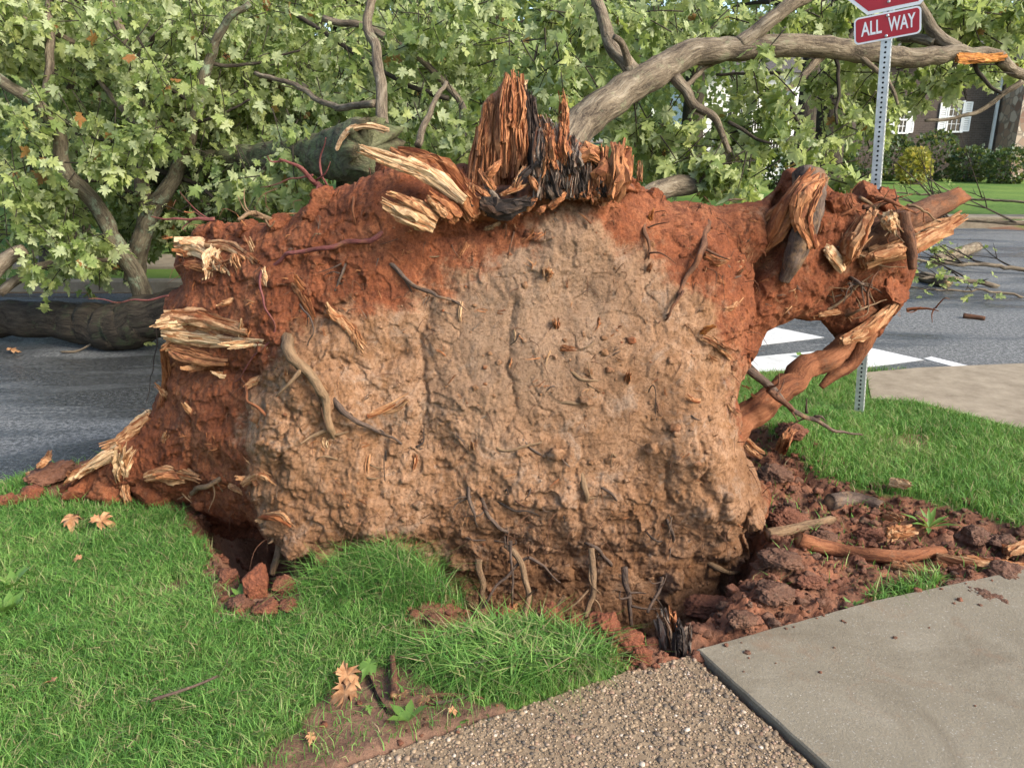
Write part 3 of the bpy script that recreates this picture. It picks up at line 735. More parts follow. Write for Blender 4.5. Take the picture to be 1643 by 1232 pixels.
root = thing('uprooted_stump', 'huge upturned root plate of a fallen tree, red and tan clay with splintered stump', 'uprooted stump', (0, 3.15, 0))
V, F, gx, gz_, gsd = gridbody(upx(PLATE, y_plate), y_plate, .0052, .25, .30, .36, plate_relief, .05)
PLATE_V = V
tanv = sm(-.13, .10, sdpoly(TANX, gx, gz_) + .16 * fbm(P3(gx, gz_), 3.2, 6, 55, .6))
moist_shade = np.clip(sm(.45, -.05, gz_ + .22 * fbm(P3(gx, gz_), 3, 4, 56)) * .85 + .55 * sm(.05, .45, fbm(P3(gx * 5 + gz_, gz_ * 1.6), 1., 6, 156, .65)) + .5 * sm(.0, .4, fbm(P3(gx, gz_), 7, 5, 157, .65)), 0, 1)  # damp streaks; the darker lower band is part damp, part painted shade
GC = upx([(900, 430), (820, 560)], y_plate, .2); grey = sum(np.exp(-((gx - c[0]) ** 2 + (gz_ - c[1]) ** 2) / .10) for c in GC); grey = np.clip(grey + .5 * fbm(P3(gx, gz_), 4, 5, 57, .6), 0, 1)
part('soil_mass', V, F, 'soil', root, attrs={'tan': tanv, 'moist_shade': moist_shade, 'grey': grey})
bvh_items = [(V, F)]
# right arm: soil-caked lateral roots
def y_arm(x, z): return 3.30 + .50 * sm(.9, 2.2, np.asarray(x)) + .06 * np.asarray(z)
ARM = [(1045, 335), (1090, 322), (1160, 328), (1225, 322), (1248, 300), (1262, 272), (1290, 268), (1318, 288), (1345, 312), (1400, 305), (1432, 318), (1455, 345), (1470, 372), (1462, 430), (1442, 478), (1400, 540), (1345, 548), (1318, 515), (1270, 512), (1228, 530), (1205, 580), (1165, 600), (1130, 520), (1080, 430)]
def arm_relief(x, z, sd):
    r, j, j2 = soil_relief(x + 3, z + 1, sd, 1.15); P = P3(x, z)
    for p, w, d in ARMX:
        r = r - d * np.exp(-(dline(p, x + .02 * fbm(P, 9, 3, 2), z) / w) ** 2)
    return r, j, j2
ARMX = [(upx(p, y_arm, .1), w, d) for p, w, d in [([(1262, 300), (1240, 400), (1190, 470)], .035, .10), ([(1330, 480), (1400, 430), (1440, 400)], .025, .06), ([(1390, 470), (1420, 500)], .02, .05)]]
V, F, gx, gz_, gsd = gridbody(upx(ARM, y_arm), y_arm, .0065, .15, .17, .2, arm_relief, .022, 9)
part('soil_lobe', V, F, 'soil', root, attrs={'tan': np.clip(.22 + .5 * fbm(P3(gx, gz_), 4, 4, 5), 0, 1), 'moist_shade': np.clip(.45 + .6 * fbm(P3(gx, gz_), 3, 4, 6), 0, 1)})
bvh_items.append((V, F))
# base of the stump: soil saddle
bv, bf_, _ = join([(a, b) for a, b in bvh_items])
BVH = BVHTree.FromPolygons(bv.tolist(), bf_[0].tolist())
def hit(x, y, lift=0., Y=None):
    v = ray(x, y); h = BVH.ray_cast(Vector((0, 0, HCAM)), Vector(v).normalized())
    if h[0] is None: return W(x, y, Y or 3.3)
    return np.array(h[0]) + np.array((0, -lift, 0))
def ppx(P): return np.linalg.norm(P - np.array((0, 0, HCAM))) / FPX    # metres per photo pixel at P
def root_on(pts, r0, r1, mat, lift=.5, name='root', Y=None, segs=8, bark=.4, ragged=.0, free=None, wob=.035, seed=None):
    seed = seed if seed is not None else len(bpy.data.objects)
    m = ppx(np.array((0, 3., .7)))
    if free is None: P = np.array([hit(x, y, lift * r0 * m, Y) for x, y in pts])
    else: P = np.array([W(x, y, Yv) for (x, y), Yv in zip(pts, free)])
    if free is None and len(P) > 2:                                   # smooth out depth jumps
        d = P[:, 1].copy(); d[1:-1] = (np.minimum(d[:-2], d[2:]) + d[1:-1]) / 2; d[1:-1] = np.minimum(d[1:-1], P[1:-1, 1])
        P = np.array([W(x, y, Yv) for (x, y), Yv in zip(pts, d)])
    if free is None: P[0] += np.array((0, 2.2 * r0 * m + .012, 0)); P[-1] += np.array((0, 1.6 * r0 * m + .008, 0))    # ends run into the soil
    rr = np.linspace(r0 * .72, r1 * .5, len(P)) * m
    V, F, A = tube(P, rr, segs, max(12, len(P) * 9), bark, 45, .2, (0, ragged), seed=seed, wob=wob)
    if r0 > 4:                                                        # side rootlets fork off
        its = [(V, F, A)]; rs = np.random.default_rng(seed)
        for _ in range(3):
            i = rs.integers(1, len(P)); t_ = rs.uniform(); c = P[i - 1] * t_ + P[i] * (1 - t_); d = rs.normal(size=3) * np.array((1, .35, 1)) + np.array((0, -.25, -.4)); d /= np.linalg.norm(d); l = rs.uniform(.05, .13)
            its.append(tube([c, c + d * l * .5 + rs.normal(size=3) * .01, c + d * l + rs.normal(size=3) * .015], np.array((.30, .2, .08)) * r0 * m, 5, 10, seed=seed + 3, wob=.01))
        V, F, A = join(its)
    return part(name, V, F, mat, root, attrs=A)
ROOTS = [([(452, 528), (463, 570), (490, 602), (520, 640), (531, 680), (525, 712)], 14, 9, 'root_tan', .8, 10), ([(528, 645), (570, 672), (620, 700), (682, 729)], 7, 3, 'root_grey', 1., 7),
         ([(412, 438), (470, 410), (530, 396), (590, 384), (622, 370)], 4, 9, 'root_red', 1.2, 8), ([(588, 408), (640, 440), (680, 466), (720, 478), (742, 492)], 6, 3.5, 'root_grey', .8, 7),
         ([(556, 396), (545, 440), (537, 474)], 4.5, 3, 'root_grey', .9, 6), ([(425, 440), (424, 490), (441, 530), (402, 580), (374, 622)], 3, 1.5, 'root_red', 1.5, 5),
         ([(566, 300), (562, 340), (567, 372)], 4, 3, 'root_clay', .8, 6), ([(1044, 345), (1038, 375), (1043, 400), (1036, 425)], 6, 2, 'root_bark', .4, 8), ([(1138, 362), (1126, 400), (1118, 430), (1100, 462), (1076, 500), (1060, 525)], 9, 2.5, 'root_bark', .5, 9),
         ([(760, 712), (800, 720), (850, 714), (900, 712)], 4, 4, 'root_tan', .3, 6), ([(755, 770), (758, 820), (772, 860)], 5, 3, 'root_grey', 1., 6),
         ([(775, 795), (805, 850), (820, 885)], 6, 4, 'root_grey', 1.1, 7), ([(780, 797), (830, 812), (870, 832)], 4, 2, 'dark_wood', 1.2, 6), ([(705, 857), (760, 862), (818, 870)], 3, 2.5, 'root_grey', 1.6, 6),
         ([(930, 760), (938, 800), (934, 850)], 8, 6, 'root_tan', .6, 8), ([(962, 782), (985, 800), (1003, 826)], 4, 3, 'root_grey', 1., 6), ([(935, 872), (960, 882), (975, 910)], 4, 6, 'root_grey', .9, 7),
         ([(1070, 815), (1072, 850), (1074, 880)], 5, 4, 'root_grey', .8, 6), ([(1030, 845), (1050, 865), (1075, 880)], 3, 2.5, 'dark_wood', 1., 5), ([(1125, 905), (1165, 915), (1200, 925)], 8, 6, 'root_tan', .7, 8),
         ([(540, 770), (590, 745)], 3, 2, 'root_grey', .8, 5), ([(905, 590), (940, 615), (965, 625)], 5, 3, 'root_tan', .2, 6), ([(885, 655), (930, 650), (990, 625)], 5, 3, 'root_tan', .2, 6),
         ([(815, 690), (850, 720), (870, 740)], 4, 3, 'root_grey', .4, 6), ([(430, 690), (400, 640), (380, 600)], 4, 3, 'root_clay', .8, 6), ([(285, 800), (330, 780), (362, 768)], 6, 9, 'root_tan', 1., 8),
         ([(1340, 392), (1300, 352), (1370, 330)], 3, 2, 'root_clay', 1., 6), ([(1300, 430), (1330, 470)], 3, 2, 'dark_wood', 1., 5), ([(470, 470), (500, 530), (490, 560)], 2.5, 2, 'root_grey', 1.2, 5)]
for pts, a, b, m, l, sg in ROOTS:
    root_on(pts, a, b, m, l, segs=sg)
# free-hanging roots between the foot of the plate and the lip of the pit
for pts, Yv, a, b, m in [([(440, 838), (446, 880), (439, 925)], (2.86, 2.84, 2.82), 13, 10, 'root_tan'), ([(818, 872), (842, 905), (845, 950), (838, 995)], (2.80, 2.74, 2.70, 2.66), 7, 9, 'root_tan'),
                         ([(823, 868), (822, 920), (824, 972)], (2.78, 2.74, 2.71), 3.5, 3, 'root_grey'), ([(768, 985), (800, 940), (842, 898)], (2.70, 2.72, 2.74), 3, 5, 'root_grey'), ([(950, 880), (946, 940), (940, 1000)], (2.78, 2.72, 2.68), 7, 9, 'root_tan'),
                         ([(850, 895), (880, 912), (905, 935)], (2.74, 2.74, 2.76), 4, 2, 'root_grey'), ([(770, 900), (772, 950), (774, 990)], (2.80, 2.74, 2.70), 9, 8, 'root_tan'), ([(1000, 905), (1010, 950), (1016, 1000)], (2.80, 2.76, 2.72), 8, 6, 'root_grey'),
                         ([(1060, 930), (1040, 980)], (2.82, 2.74), 5, 4, 'root_grey'), ([(905, 955), (890, 985), (880, 1005)], (2.78, 2.74, 2.72), 5, 6, 'root_tan'), ([(1195, 588), (1222, 612), (1258, 642), (1300, 664), (1345, 688), (1385, 702)], (3.2, 3.2, 3.22, 3.25, 3.3, 3.34), 11, 3, 'root_grey'),
                         ([(1232, 622), (1262, 648), (1272, 660)], (3.18, 3.16, 3.14), 9, 5, 'root_bark'), ([(348, 352), (300, 354), (240, 350)], (3.4, 3.38, 3.36), 5, 2.5, 'root_red'), ([(520, 300), (490, 272), (456, 258)], (3.3, 3.26, 3.22), 7, 3, 'root_red'),
                         ([(522, 300), (508, 250), (515, 220)], (3.3, 3.3, 3.28), 3, 1.5, 'root_red'), ([(508, 280), (470, 290), (420, 296)], (3.3, 3.3, 3.32), 2.5, 1, 'root_red'), ([(440, 360), (412, 344), (384, 348)], (3.28, 3.2, 3.14), 7, 5, 'root_tan'),
                         ([(275, 472), (210, 478), (142, 482)], (3.4, 3.42, 3.45), 3, 1.5, 'root_red'), ([(256, 520), (246, 580), (232, 645)], (3.4, 3.36, 3.34), 1.8, 1, 'dark_wood')]:
    root_on(pts, a, b, m, free=Yv, segs=9)
for k in range(34):                                                   # fine broken rootlets over the lower face
    x, y = random.uniform(480, 1170), random.uniform(600, 900) if k % 3 else random.uniform(330, 560)
    q = random.uniform(0, 6.28); L = random.uniform(14, 45)
    root_on([(x, y), (x + L * .5 * math.cos(q) + random.uniform(-6, 6), y + L * .5 * math.sin(q)), (x + L * math.cos(q), y + L * abs(math.sin(q)))], random.uniform(1.4, 2.8), 1, random.choice(['root_grey', 'dark_wood', 'root_tan', 'root_bark']), 1.4, name='rootlet', segs=5)
its = []
for k in range(760):
    if k > 640: x, y = random.uniform(480, 1180), random.uniform(820, 940)
    elif k < 330: x, y = random.uniform(280, 1180), random.uniform(300, 920)
    else:
        i = random.randrange(len(PLATE)); a_, b_ = PLATE[i], PLATE[(i + 1) % len(PLATE)]; t_ = random.random(); x, y = a_[0] * (1 - t_) + b_[0] * t_, a_[1] * (1 - t_) + b_[1] * t_
        x, y = x + (740 - x) * .02, y + (620 - y) * .02
    p = hit(x, y, -.01, 3.2)
    if p[2] < .05: continue
    d = rng.normal(size=3) * np.array((1, .6, 1)) + np.array((0, -.6, -.3)); d /= np.linalg.norm(d); l = random.uniform(.03, .13) * (1.6 if y > 820 else 1.); g_ = np.array((0, -.1, -.5)) * l
    its.append(tube([p, p + d * l * .5 + rng.normal(size=3) * .008, p + d * l * .8 + g_ * .7 + rng.normal(size=3) * .01], (.0018, .0013, .0006), 4, 8))
V, F, A = join(its); part('root_hairs', V, F, 'root_bark', root, attrs=A, kind='stuff')
# thick diagonal root under the arm, with soil sleeve
def big_root(pts, Ys, rpx, mat, segs=20, n=60, bark=.18, grain=.1, ragged=(0, 0), name='root', wob=.01, flat=1., seed=3, bfreq=24):
    P = np.array([W(x, y, Y) for (x, y), Y in zip(pts, Ys)]); r = np.array([p * ppx(q) for p, q in zip(rpx, P)])
    V, F, A = tube(P, r, segs, n, bark, bfreq, grain, ragged, flat, seed, wob)
    return V, F, A
def root_big(*a, parent=None, mat=None, name='root', **k):
    if mat in WOODS:
        P = np.array([W(x, y, Y) for (x, y), Y in zip(a[0], a[1])]); r = np.array([p * ppx(q) for p, q in zip(a[2], P)]); Lp = np.linalg.norm(P[-1] - P[0])
        V, F, A = shards(P, r, 26 if Lp < .15 else 40, k.get('seed', 3)); return part(name, V, F, mat, parent or root, attrs=A, smooth=False)
    V, F, A = big_root(*a, mat, **k); return part(name, V, F, mat, parent or root, attrs=A)
root_big([(1150, 700), (1215, 655), (1300, 590), (1360, 548), (1415, 520)], (3.22, 3.30, 3.42, 3.52, 3.6), (27, 21, 18, 15, 12), mat='root_clay', bark=.4, seed=21, wob=.04)
root_big([(1395, 530), (1370, 580), (1340, 600), (1318, 622)], (3.5, 3.48, 3.47, 3.46), (14, 10, 9, 4), mat='root_clay', segs=12, n=30, bark=.35, seed=22)
root_big([(1225, 420), (1310, 400), (1390, 378), (1460, 352), (1536, 316)], (3.42, 3.45, 3.5, 3.55, 3.62), (20, 22, 22, 20, 12), mat='root_bark', bark=.2, ragged=(0, .03), seed=23)
root_big([(1385, 420), (1450, 395), (1500, 372), (1538, 352)], (3.42, 3.46, 3.5, 3.54), (12, 16, 14, 8), mat='fresh_wood', bark=.2, grain=.3, ragged=(.05, .05), flat=.6, seed=24)
root_big([(1452, 340), (1458, 380), (1464, 432)], (3.40, 3.38, 3.38), (9, 8, 6), mat='root_bark', segs=10, n=24, seed=25)
root_big([(1300, 285), (1296, 350), (1276, 410), (1258, 450)], (3.36, 3.24, 3.22, 3.24), (24, 20, 16, 8), mat='root_grey', bark=.3, grain=.2, seed=26)
root_big([(1225, 400), (1250, 362), (1278, 310), (1300, 282)], (3.28, 3.24, 3.24, 3.28), (6, 12, 14, 8), mat='orange_wood', bark=.2, grain=.4, ragged=(.03, .02), seed=27)
root_big([(1305, 395), (1288, 350), (1300, 310), (1316, 290)], (3.20, 3.18, 3.20, 3.25), (8, 14, 16, 8), mat='orange_wood', bark=.2, grain=.45, ragged=(.03, .03), seed=28)
root_big([(1350, 425), (1368, 390), (1390, 350)], (3.38, 3.36, 3.40), (9, 20, 10), mat='fresh_wood', bark=.2, grain=.4, ragged=(.04, .03), flat=.5, seed=29)
root_big([(1352, 432), (1330, 405), (1325, 398)], (3.36, 3.34, 3.36), (10, 10, 6), mat='pale_wood', segs=12, n=20, grain=.35, ragged=(.02, .03), flat=.6, seed=30)
root_big([(1420, 345), (1432, 365)], (3.40, 3.40), (13, 12), mat='pale_wood', segs=12, n=14, grain=.3, ragged=(.015, .015), flat=.5, seed=31)
root_big([(1350, 548), (1392, 530), (1432, 492)], (3.40, 3.42, 3.48), (6, 11, 6), mat='fresh_wood', segs=14, n=26, grain=.35, ragged=(.03, .03), flat=.6, seed=32)
root_big([(1400, 412), (1440, 402), (1450, 399)], (3.36, 3.37, 3.38), (7, 8, 5), mat='fresh_wood', segs=12, n=20, grain=.35, ragged=(.04, .02), flat=.6, seed=33)
root_big([(1315, 505), (1345, 500)], (3.38, 3.38), (4, 5), mat='fresh_wood', segs=8, n=12, grain=.3, ragged=(.02, .02), flat=.6, seed=34)

for k in range(16):
    x, y = random.uniform(1290, 1460), random.uniform(320, 520); q = R(random.uniform(-50, 75)); l = random.uniform(35, 95)
    root_on([(x, y), (x + l * .5 * math.cos(q), y - l * .5 * math.sin(q) + random.uniform(-8, 8)), (x + l * math.cos(q), y - l * math.sin(q))], random.uniform(3, 7), 1.5, random.choice(['root_bark', 'root_clay', 'root_grey', 'root_tan']), free=(3.42, 3.40 + random.uniform(-.05, .06), 3.42 + random.uniform(-.1, .15)), segs=6)
# the snapped stump: upright fibrous shell
def y_st(x, z): return 3.40 + .05 * np.asarray(z) * 0
STUMP = [(752, 300), (760, 245), (768, 205), (776, 168), (790, 152), (800, 146), (808, 130), (818, 124), (838, 128), (846, 148), (856, 172), (872, 196), (884, 214), (892, 232), (930, 238), (956, 262), (965, 300), (900, 345), (800, 345)]
def stump_relief(x, z, sd):
    P = P3(x, z); g = P * np.array((26, 2.6, 1)); g[:, 0] += .8 * fbm(P, 5, 2, 91)
    r = .060 * fbm(g, 1., 4, 92, .7) + .05 * fbm(P, 6, 3, 94)
    r = r + .03 * np.floor(2.2 * fbm(P * np.array((9, 1.2, 1)), 1., 2, 95))
    c = upx([(872, 250)], y_st, .1)[0]
    r = r - .10 * np.exp(-((x - c[0]) / .045) ** 2 - ((z - c[1]) / .12) ** 2)
    return r, .006 * fbm(g, .7, 2, 96), 0 * x
V, F, gx, gz_, gsd = gridbody(upx(STUMP, y_st), y_st, .005, .13, .12, .12, stump_relief, .016, 14)
part('stump_wood', V, F, 'stump_shell' if 'stump_shell' in MAT else 'orange_wood', root, attrs={'grain': np.stack([V[:, 0], V[:, 1], V[:, 2]], 1)}, label='splintered upright stump wood, orange brown with rotten core')
bvh_items.append((V, F))
# vertical splinters and rotten black strips
def spl(pts, Ys, rpx, mat, name='splinter', **k):
    k.setdefault('segs', 10); k.setdefault('n', 22); k.setdefault('grain', .35); k.setdefault('bark', .15)
    k.setdefault('ragged', (.02, .035)); k.setdefault('flat', .6); k.setdefault('seed', len(bpy.data.objects))
    return root_big(pts, Ys, rpx, mat=mat, name=name, **k)
SX = [752, 766, 776, 790, 800, 808, 818, 838, 846, 856, 872, 884, 900, 930, 960]; SY = [300, 215, 168, 152, 146, 130, 124, 128, 148, 172, 196, 214, 236, 240, 270]
for k in range(54):
    x = random.uniform(760, 905); m_ = 'orange_wood' if x < 832 else ('dark_wood' if x < 858 else 'grey_wood')
    if x < 828 and random.random() < .10: m_ = 'fresh_wood'
    if x > 858 and random.random() < .5: m_ = 'orange_wood'
    ty = np.interp(x, SX, SY) + random.uniform(-10, 80) * random.random(); by = min(335, ty + random.uniform(80, 200)); r = random.choice((4, 6, 9, 14, 18)); xb = x + (x - 825) * .34 + random.uniform(-9, 9) * (by - ty) / 150
    Yf = 3.30 - .05 * math.cos((x - 828) / 70.) + random.uniform(-.012, .02)
    spl([(xb, by), ((x + xb) / 2 + random.uniform(-3, 3), (ty + by) / 2), (x, ty)], (Yf - .05, Yf - .02, Yf + .03), (r * .8, r, r * .55), m_)
for k in range(22):
    x = random.uniform(745, 970); y = random.uniform(285, 345); q = R(random.uniform(20, 160)); l = random.uniform(18, 50)
    spl([(x, y), (x + l * .5 * math.cos(q), y - l * .5 * math.sin(q)), (x + l * math.cos(q), y - l * math.sin(q))], (2.99, 2.99, 3.02), (4, 6, 3), random.choice(['orange_wood', 'dark_wood', 'grey_wood', 'orange_wood', 'fresh_wood']))
for k in range(34):
    x = random.uniform(858, 962); ty = np.interp(x, [858, 880, 905, 930, 962], [212, 208, 206, 226, 250]) + random.uniform(-6, 40); by = ty + random.uniform(40, 95); r = random.choice((5, 7, 10, 13))
    spl([(x + random.uniform(-8, 12), min(by, 318)), (x + random.uniform(-4, 4), (ty + by) / 2), (x, ty)], (3.0, 3.01, 3.06), (r, r, r * .6), random.choice(['dark_wood', 'dark_wood', 'grey_wood', 'orange_wood']))
for x0, y0, x1, y1, r, m, Y in [(905, 215, 904, 155, 10, 'orange_wood', 3.30), (818, 160, 828, 126, 7, 'pale_wood', 3.30), (838, 160, 843, 132, 6, 'pale_wood', 3.30), (806, 165, 810, 132, 6, 'fresh_wood', 3.30)]:
    spl([(x0, y0), ((x0 + x1) / 2, (y0 + y1) / 2), (x1, y1)], (Y - .02, Y, Y + .02), (r, r, r * .6), m)
def y_rot(x, z): return 3.16 + 0 * np.asarray(x)
ROT = [(722, 352), (742, 318), (775, 300), (830, 296), (858, 262), (868, 222), (892, 206), (912, 214), (935, 234), (958, 246), (978, 282), (1010, 290), (1020, 306), (960, 322), (905, 330), (850, 345), (790, 358)]
def rot_relief(x, z, sd):
    P = P3(x, z); r, j, j2 = soil_relief(x + 5, z + 2, sd, 1.2)
    return r * .8 + .05 * fbm(P, 9, 4, 130, .6) - .05 * cracks(P, 8, 140, .16) + .012 * fbm(P * np.array((40, 8, 1)), 1, 3, 141), j, j2
V, F, gx, gz_, gsd = gridbody(upx(ROT, y_rot), y_rot, .006, .12, .14, .09, rot_relief, .03, 16)
part('rotten_wood', V, F, 'rotten', root, attrs={'grain': V * np.array((1, 1, 1)), 'rnd': np.zeros(len(V))}, label='black rotten wood at the foot of the stump')
# rotten dark base, knobs and root flare round the stump
for pts, Ys, rp, m in [([(975, 316), (985, 280), (988, 244)], (3.0, 3.0, 3.04), (20, 27, 20), 'orange_wood'), ([(1026, 292), (1028, 262)], (3.1, 3.12), (5, 4), 'fresh_wood'), ([(905, 262), (945, 246), (962, 262)], (3.02, 3.02, 3.05), (12, 16, 12), 'orange_wood'), ([(880, 300), (895, 262), (905, 236)], (3.04, 3.08, 3.16), (12, 16, 10), 'dark_wood'),
                       ([(765, 345), (725, 290), (680, 262), (640, 246)], (3.0, 3.02, 3.06, 3.10), (12, 20, 20, 12), 'orange_wood'), ([(745, 322), (690, 280), (640, 262), (586, 240)], (2.96, 2.98, 2.98, 2.98), (7, 11, 13, 7), 'pale_wood'), ([(735, 350), (695, 318)], (2.97, 2.95), (14, 12), 'orange_wood'), ([(770, 330), (810, 335), (850, 325)], (2.99, 2.98, 2.99), (10, 14, 10), 'dark_wood'),
                       ([(695, 366), (655, 348), (622, 330)], (2.94, 2.93, 2.93), (9, 14, 8), 'pale_wood'), ([(702, 352), (665, 328), (628, 310)], (2.95, 2.93, 2.93), (8, 10, 6), 'fresh_wood'), ([(716, 345), (690, 322)], (2.94, 2.93), (9, 9), 'fresh_wood')]:
    root_big(pts, Ys, rp, mat=m, name='broken_root', seed=len(bpy.data.objects))
def tan_at(p):
    return float(sm(-.1, .1, sdpoly(TANX, np.array([p[0]]), np.array([p[2]])))[0])
def face_bits():
    cr, fb = [], []; rs = np.random.default_rng(77)
    for k in range(850):
        x, y = rs.uniform(250, 1460), rs.uniform(290, 960)
        h = BVH.ray_cast(Vector((0, 0, HCAM)), Vector(ray(x, y)).normalized())
        if h[0] is None or (k % 3 and perlin(np.array([[x / 90., y / 90., 3.]]), 9)[0] < .0): continue
        p = np.array(h[0]); s_ = min(.026, .004 + .0045 * rs.pareto(2.)); Vt, Ft = ICO[1]
        v = Vt * (1 + .28 * rs.normal(size=(len(Vt), 1)).clip(-1.5, 1.5)) * s_ * np.array((1.2, .8, 1)) + p
        cr.append((v, Ft, {'tan': np.full(len(v), np.clip(tan_at(p) + rs.normal() * .3, 0, 1)), 'moist_shade': np.full(len(v), np.clip(rs.normal() * .4, 0, 1))}))
    V, F, A = join(cr); part('soil_crumbs', V, F, 'soil', root, attrs=A, kind='stuff')
    for m_, n_ in (('fresh_wood', 110), ('orange_wood', 190), ('grey_wood', 90)):
        fb = []
        for k in range(n_):
            x, y = (rs.uniform(260, 1200), rs.uniform(320, 880)) if k % 3 else (rs.uniform(1180, 1460), rs.uniform(330, 520))
            p = hit(x, y, 0, 3.3); d = rs.normal(size=3) * np.array((1, .35, 1)) + np.array((0, -.35, -.2)); d /= np.linalg.norm(d); l = rs.uniform(.012, .05)
            for j in range(rs.integers(1, 5)):
                e = d + rs.normal(size=3) * .3; c = p + rs.normal(size=3) * .004; v, f, a = tube([c - e * l * .3, c + e * l * .3 + rs.normal(size=3) * .003, c + e * l * .8], np.array((1., .8, .2)) * rs.uniform(.001, .0032), 4, 5, flat=.5)
                a['rnd'] = np.full(len(v), rs.uniform(0, .8)); a['grain'] = a['grain'] + rs.uniform(0, 3, 3); fb.append((v, f, a))
        V, F, A = join(fb); part('root_fibres', V, F, m_, root, attrs=A, kind='stuff', smooth=False)
face_bits()
# pale torn root ends all over the plate
def torn(x, y, ang, L, w, mat='fresh_wood', out=.5, n=3, up=.0):
    """bundle of splinters bursting from the soil at (x,y)"""
    p0 = hit(x, y); m = ppx(p0); q = R(ang)
    d = np.array((math.cos(q), -out, math.sin(q))); d /= np.linalg.norm(d); e = np.array((random.uniform(-1, 1), random.uniform(-.6, .2), random.uniform(-1, 1))) * L * m * .12
    path = [p0 - d * L * m * .4, p0 + d * L * m * .15 + e, p0 + d * L * m * .6]
    V, F, A = shards(path, np.array((.42, .5, .36)) * w * m, 5 + 4 * n, len(bpy.data.objects), .26, .4)
    part('splinter', V, F, mat, root, attrs=A, smooth=False)
TORN = [(320, 395, 160, 40, 22, 'pale_wood', .5, 4), (345, 415, 250, 42, 26, 'pale_wood', .7, 4), (380, 420, 300, 30, 18, 'fresh_wood', .6, 3), (405, 402, 95, 34, 13, 'pale_wood', .5, 2), (310, 400, 180, 30, 20, 'fresh_wood', .4, 3), (425, 440, 280, 28, 14, 'pale_wood', .5, 2),
        (300, 520, 178, 60, 30, 'pale_wood', .5, 5), (340, 530, 350, 60, 22, 'fresh_wood', .5, 4), (290, 545, 200, 40, 20, 'fresh_wood', .5, 3), (400, 548, 178, 70, 10, 'pale_wood', .5, 2), (390, 535, 80, 42, 9, 'pale_wood', .5, 2), (410, 552, 185, 60, 8, 'pale_wood', .6, 2), (370, 480, 200, 34, 10, 'fresh_wood', .5, 2),
        (320, 585, 190, 34, 16, 'fresh_wood', .6, 3), (265, 630, 120, 24, 14, 'fresh_wood', .5, 3), (270, 600, 100, 26, 13, 'orange_wood', .5, 3), (360, 600, 160, 28, 12, 'pale_wood', .6, 2), (305, 660, 110, 26, 9, 'fresh_wood', .5, 2),
        (210, 690, 215, 60, 22, 'fresh_wood', .3, 4), (180, 730, 205, 60, 20, 'pale_wood', .3, 4), (140, 760, 200, 42, 14, 'fresh_wood', .4, 3), (230, 672, 220, 40, 16, 'pale_wood', .3, 3), (200, 745, 80, 50, 24, 'pale_wood', .5, 3), (205, 780, 280, 34, 18, 'fresh_wood', .5, 3), (265, 765, 5, 55, 16, 'fresh_wood', .4, 4), (290, 760, 178, 50, 16, 'orange_wood', .4, 4), (265, 705, 60, 14, 14, 'fresh_wood', .7, 3),
        (300, 795, 330, 30, 10, 'fresh_wood', .5, 2), (380, 785, 340, 34, 12, 'fresh_wood', .5, 3), (400, 770, 150, 30, 12, 'fresh_wood', .5, 2), (435, 830, 190, 24, 16, 'root_tan', .6, 4), (490, 465, 120, 44, 12, 'orange_wood', .3, 3), (545, 510, 130, 44, 14, 'fresh_wood', .4, 3), (570, 540, 300, 36, 14, 'fresh_wood', .4, 3), (415, 610, 200, 30, 12, 'fresh_wood', .5, 3),
        (740, 495, 265, 28, 7, 'pale_wood', .5, 2), (825, 535, 270, 18, 6, 'pale_wood', .5, 1), (893, 522, 90, 18, 16, 'orange_wood', .7, 3), (905, 560, 10, 30, 10, 'orange_wood', .5, 3), (882, 572, 255, 34, 4, 'pale_wood', .5, 1), (876, 440, 90, 14, 20, 'fresh_wood', .8, 4), (853, 378, 80, 22, 8, 'fresh_wood', .5, 3), (745, 398, 240, 22, 12, 'orange_wood', .5, 2),
        (800, 360, 200, 34, 10, 'root_tan', .5, 2), (885, 318, 80, 18, 14, 'bright_splinter', .5, 4), (1044, 352, 85, 24, 9, 'bright_splinter', .5, 3), (1042, 432, 80, 18, 9, 'orange_wood', .5, 3), (1005, 610, 80, 26, 14, 'orange_wood', .6, 3), (958, 518, 250, 22, 10, 'orange_wood', .5, 2), (1140, 415, 350, 34, 12, 'fresh_wood', .5, 4), (1175, 490, 200, 24, 10, 'fresh_wood', .5, 3),
        (1145, 545, 330, 46, 13, 'fresh_wood', .6, 4), (1130, 532, 40, 30, 12, 'bright_splinter', .5, 3), (1115, 640, 150, 34, 10, 'fresh_wood', .5, 2), (1175, 655, 320, 26, 8, 'fresh_wood', .5, 2), (1200, 715, 320, 40, 9, 'fresh_wood', .6, 3), (1215, 640, 320, 30, 7, 'fresh_wood', .5, 2), (590, 745, 265, 40, 9, 'fresh_wood', .4, 2), (620, 655, 28, 70, 9, 'fresh_wood', .25, 3), (525, 708, 270, 14, 13, 'pale_wood', .4, 2),
        (755, 720, 85, 22, 10, 'fresh_wood', .5, 2), (665, 738, 265, 20, 9, 'orange_wood', .5, 2), (820, 580, 250, 16, 6, 'fresh_wood', .5, 1), (850, 300, 70, 20, 8, 'fresh_wood', .4, 2), (460, 600, 75, 30, 8, 'fresh_wood', .4, 1), (1230, 350, 60, 40, 9, 'orange_wood', .4, 3), (1185, 440, 60, 20, 7, 'fresh_wood', .5, 2)]
for a in TORN: torn(a[0], a[1], -a[2] if False else a[2], a[3], a[4], a[5], a[6], a[7])
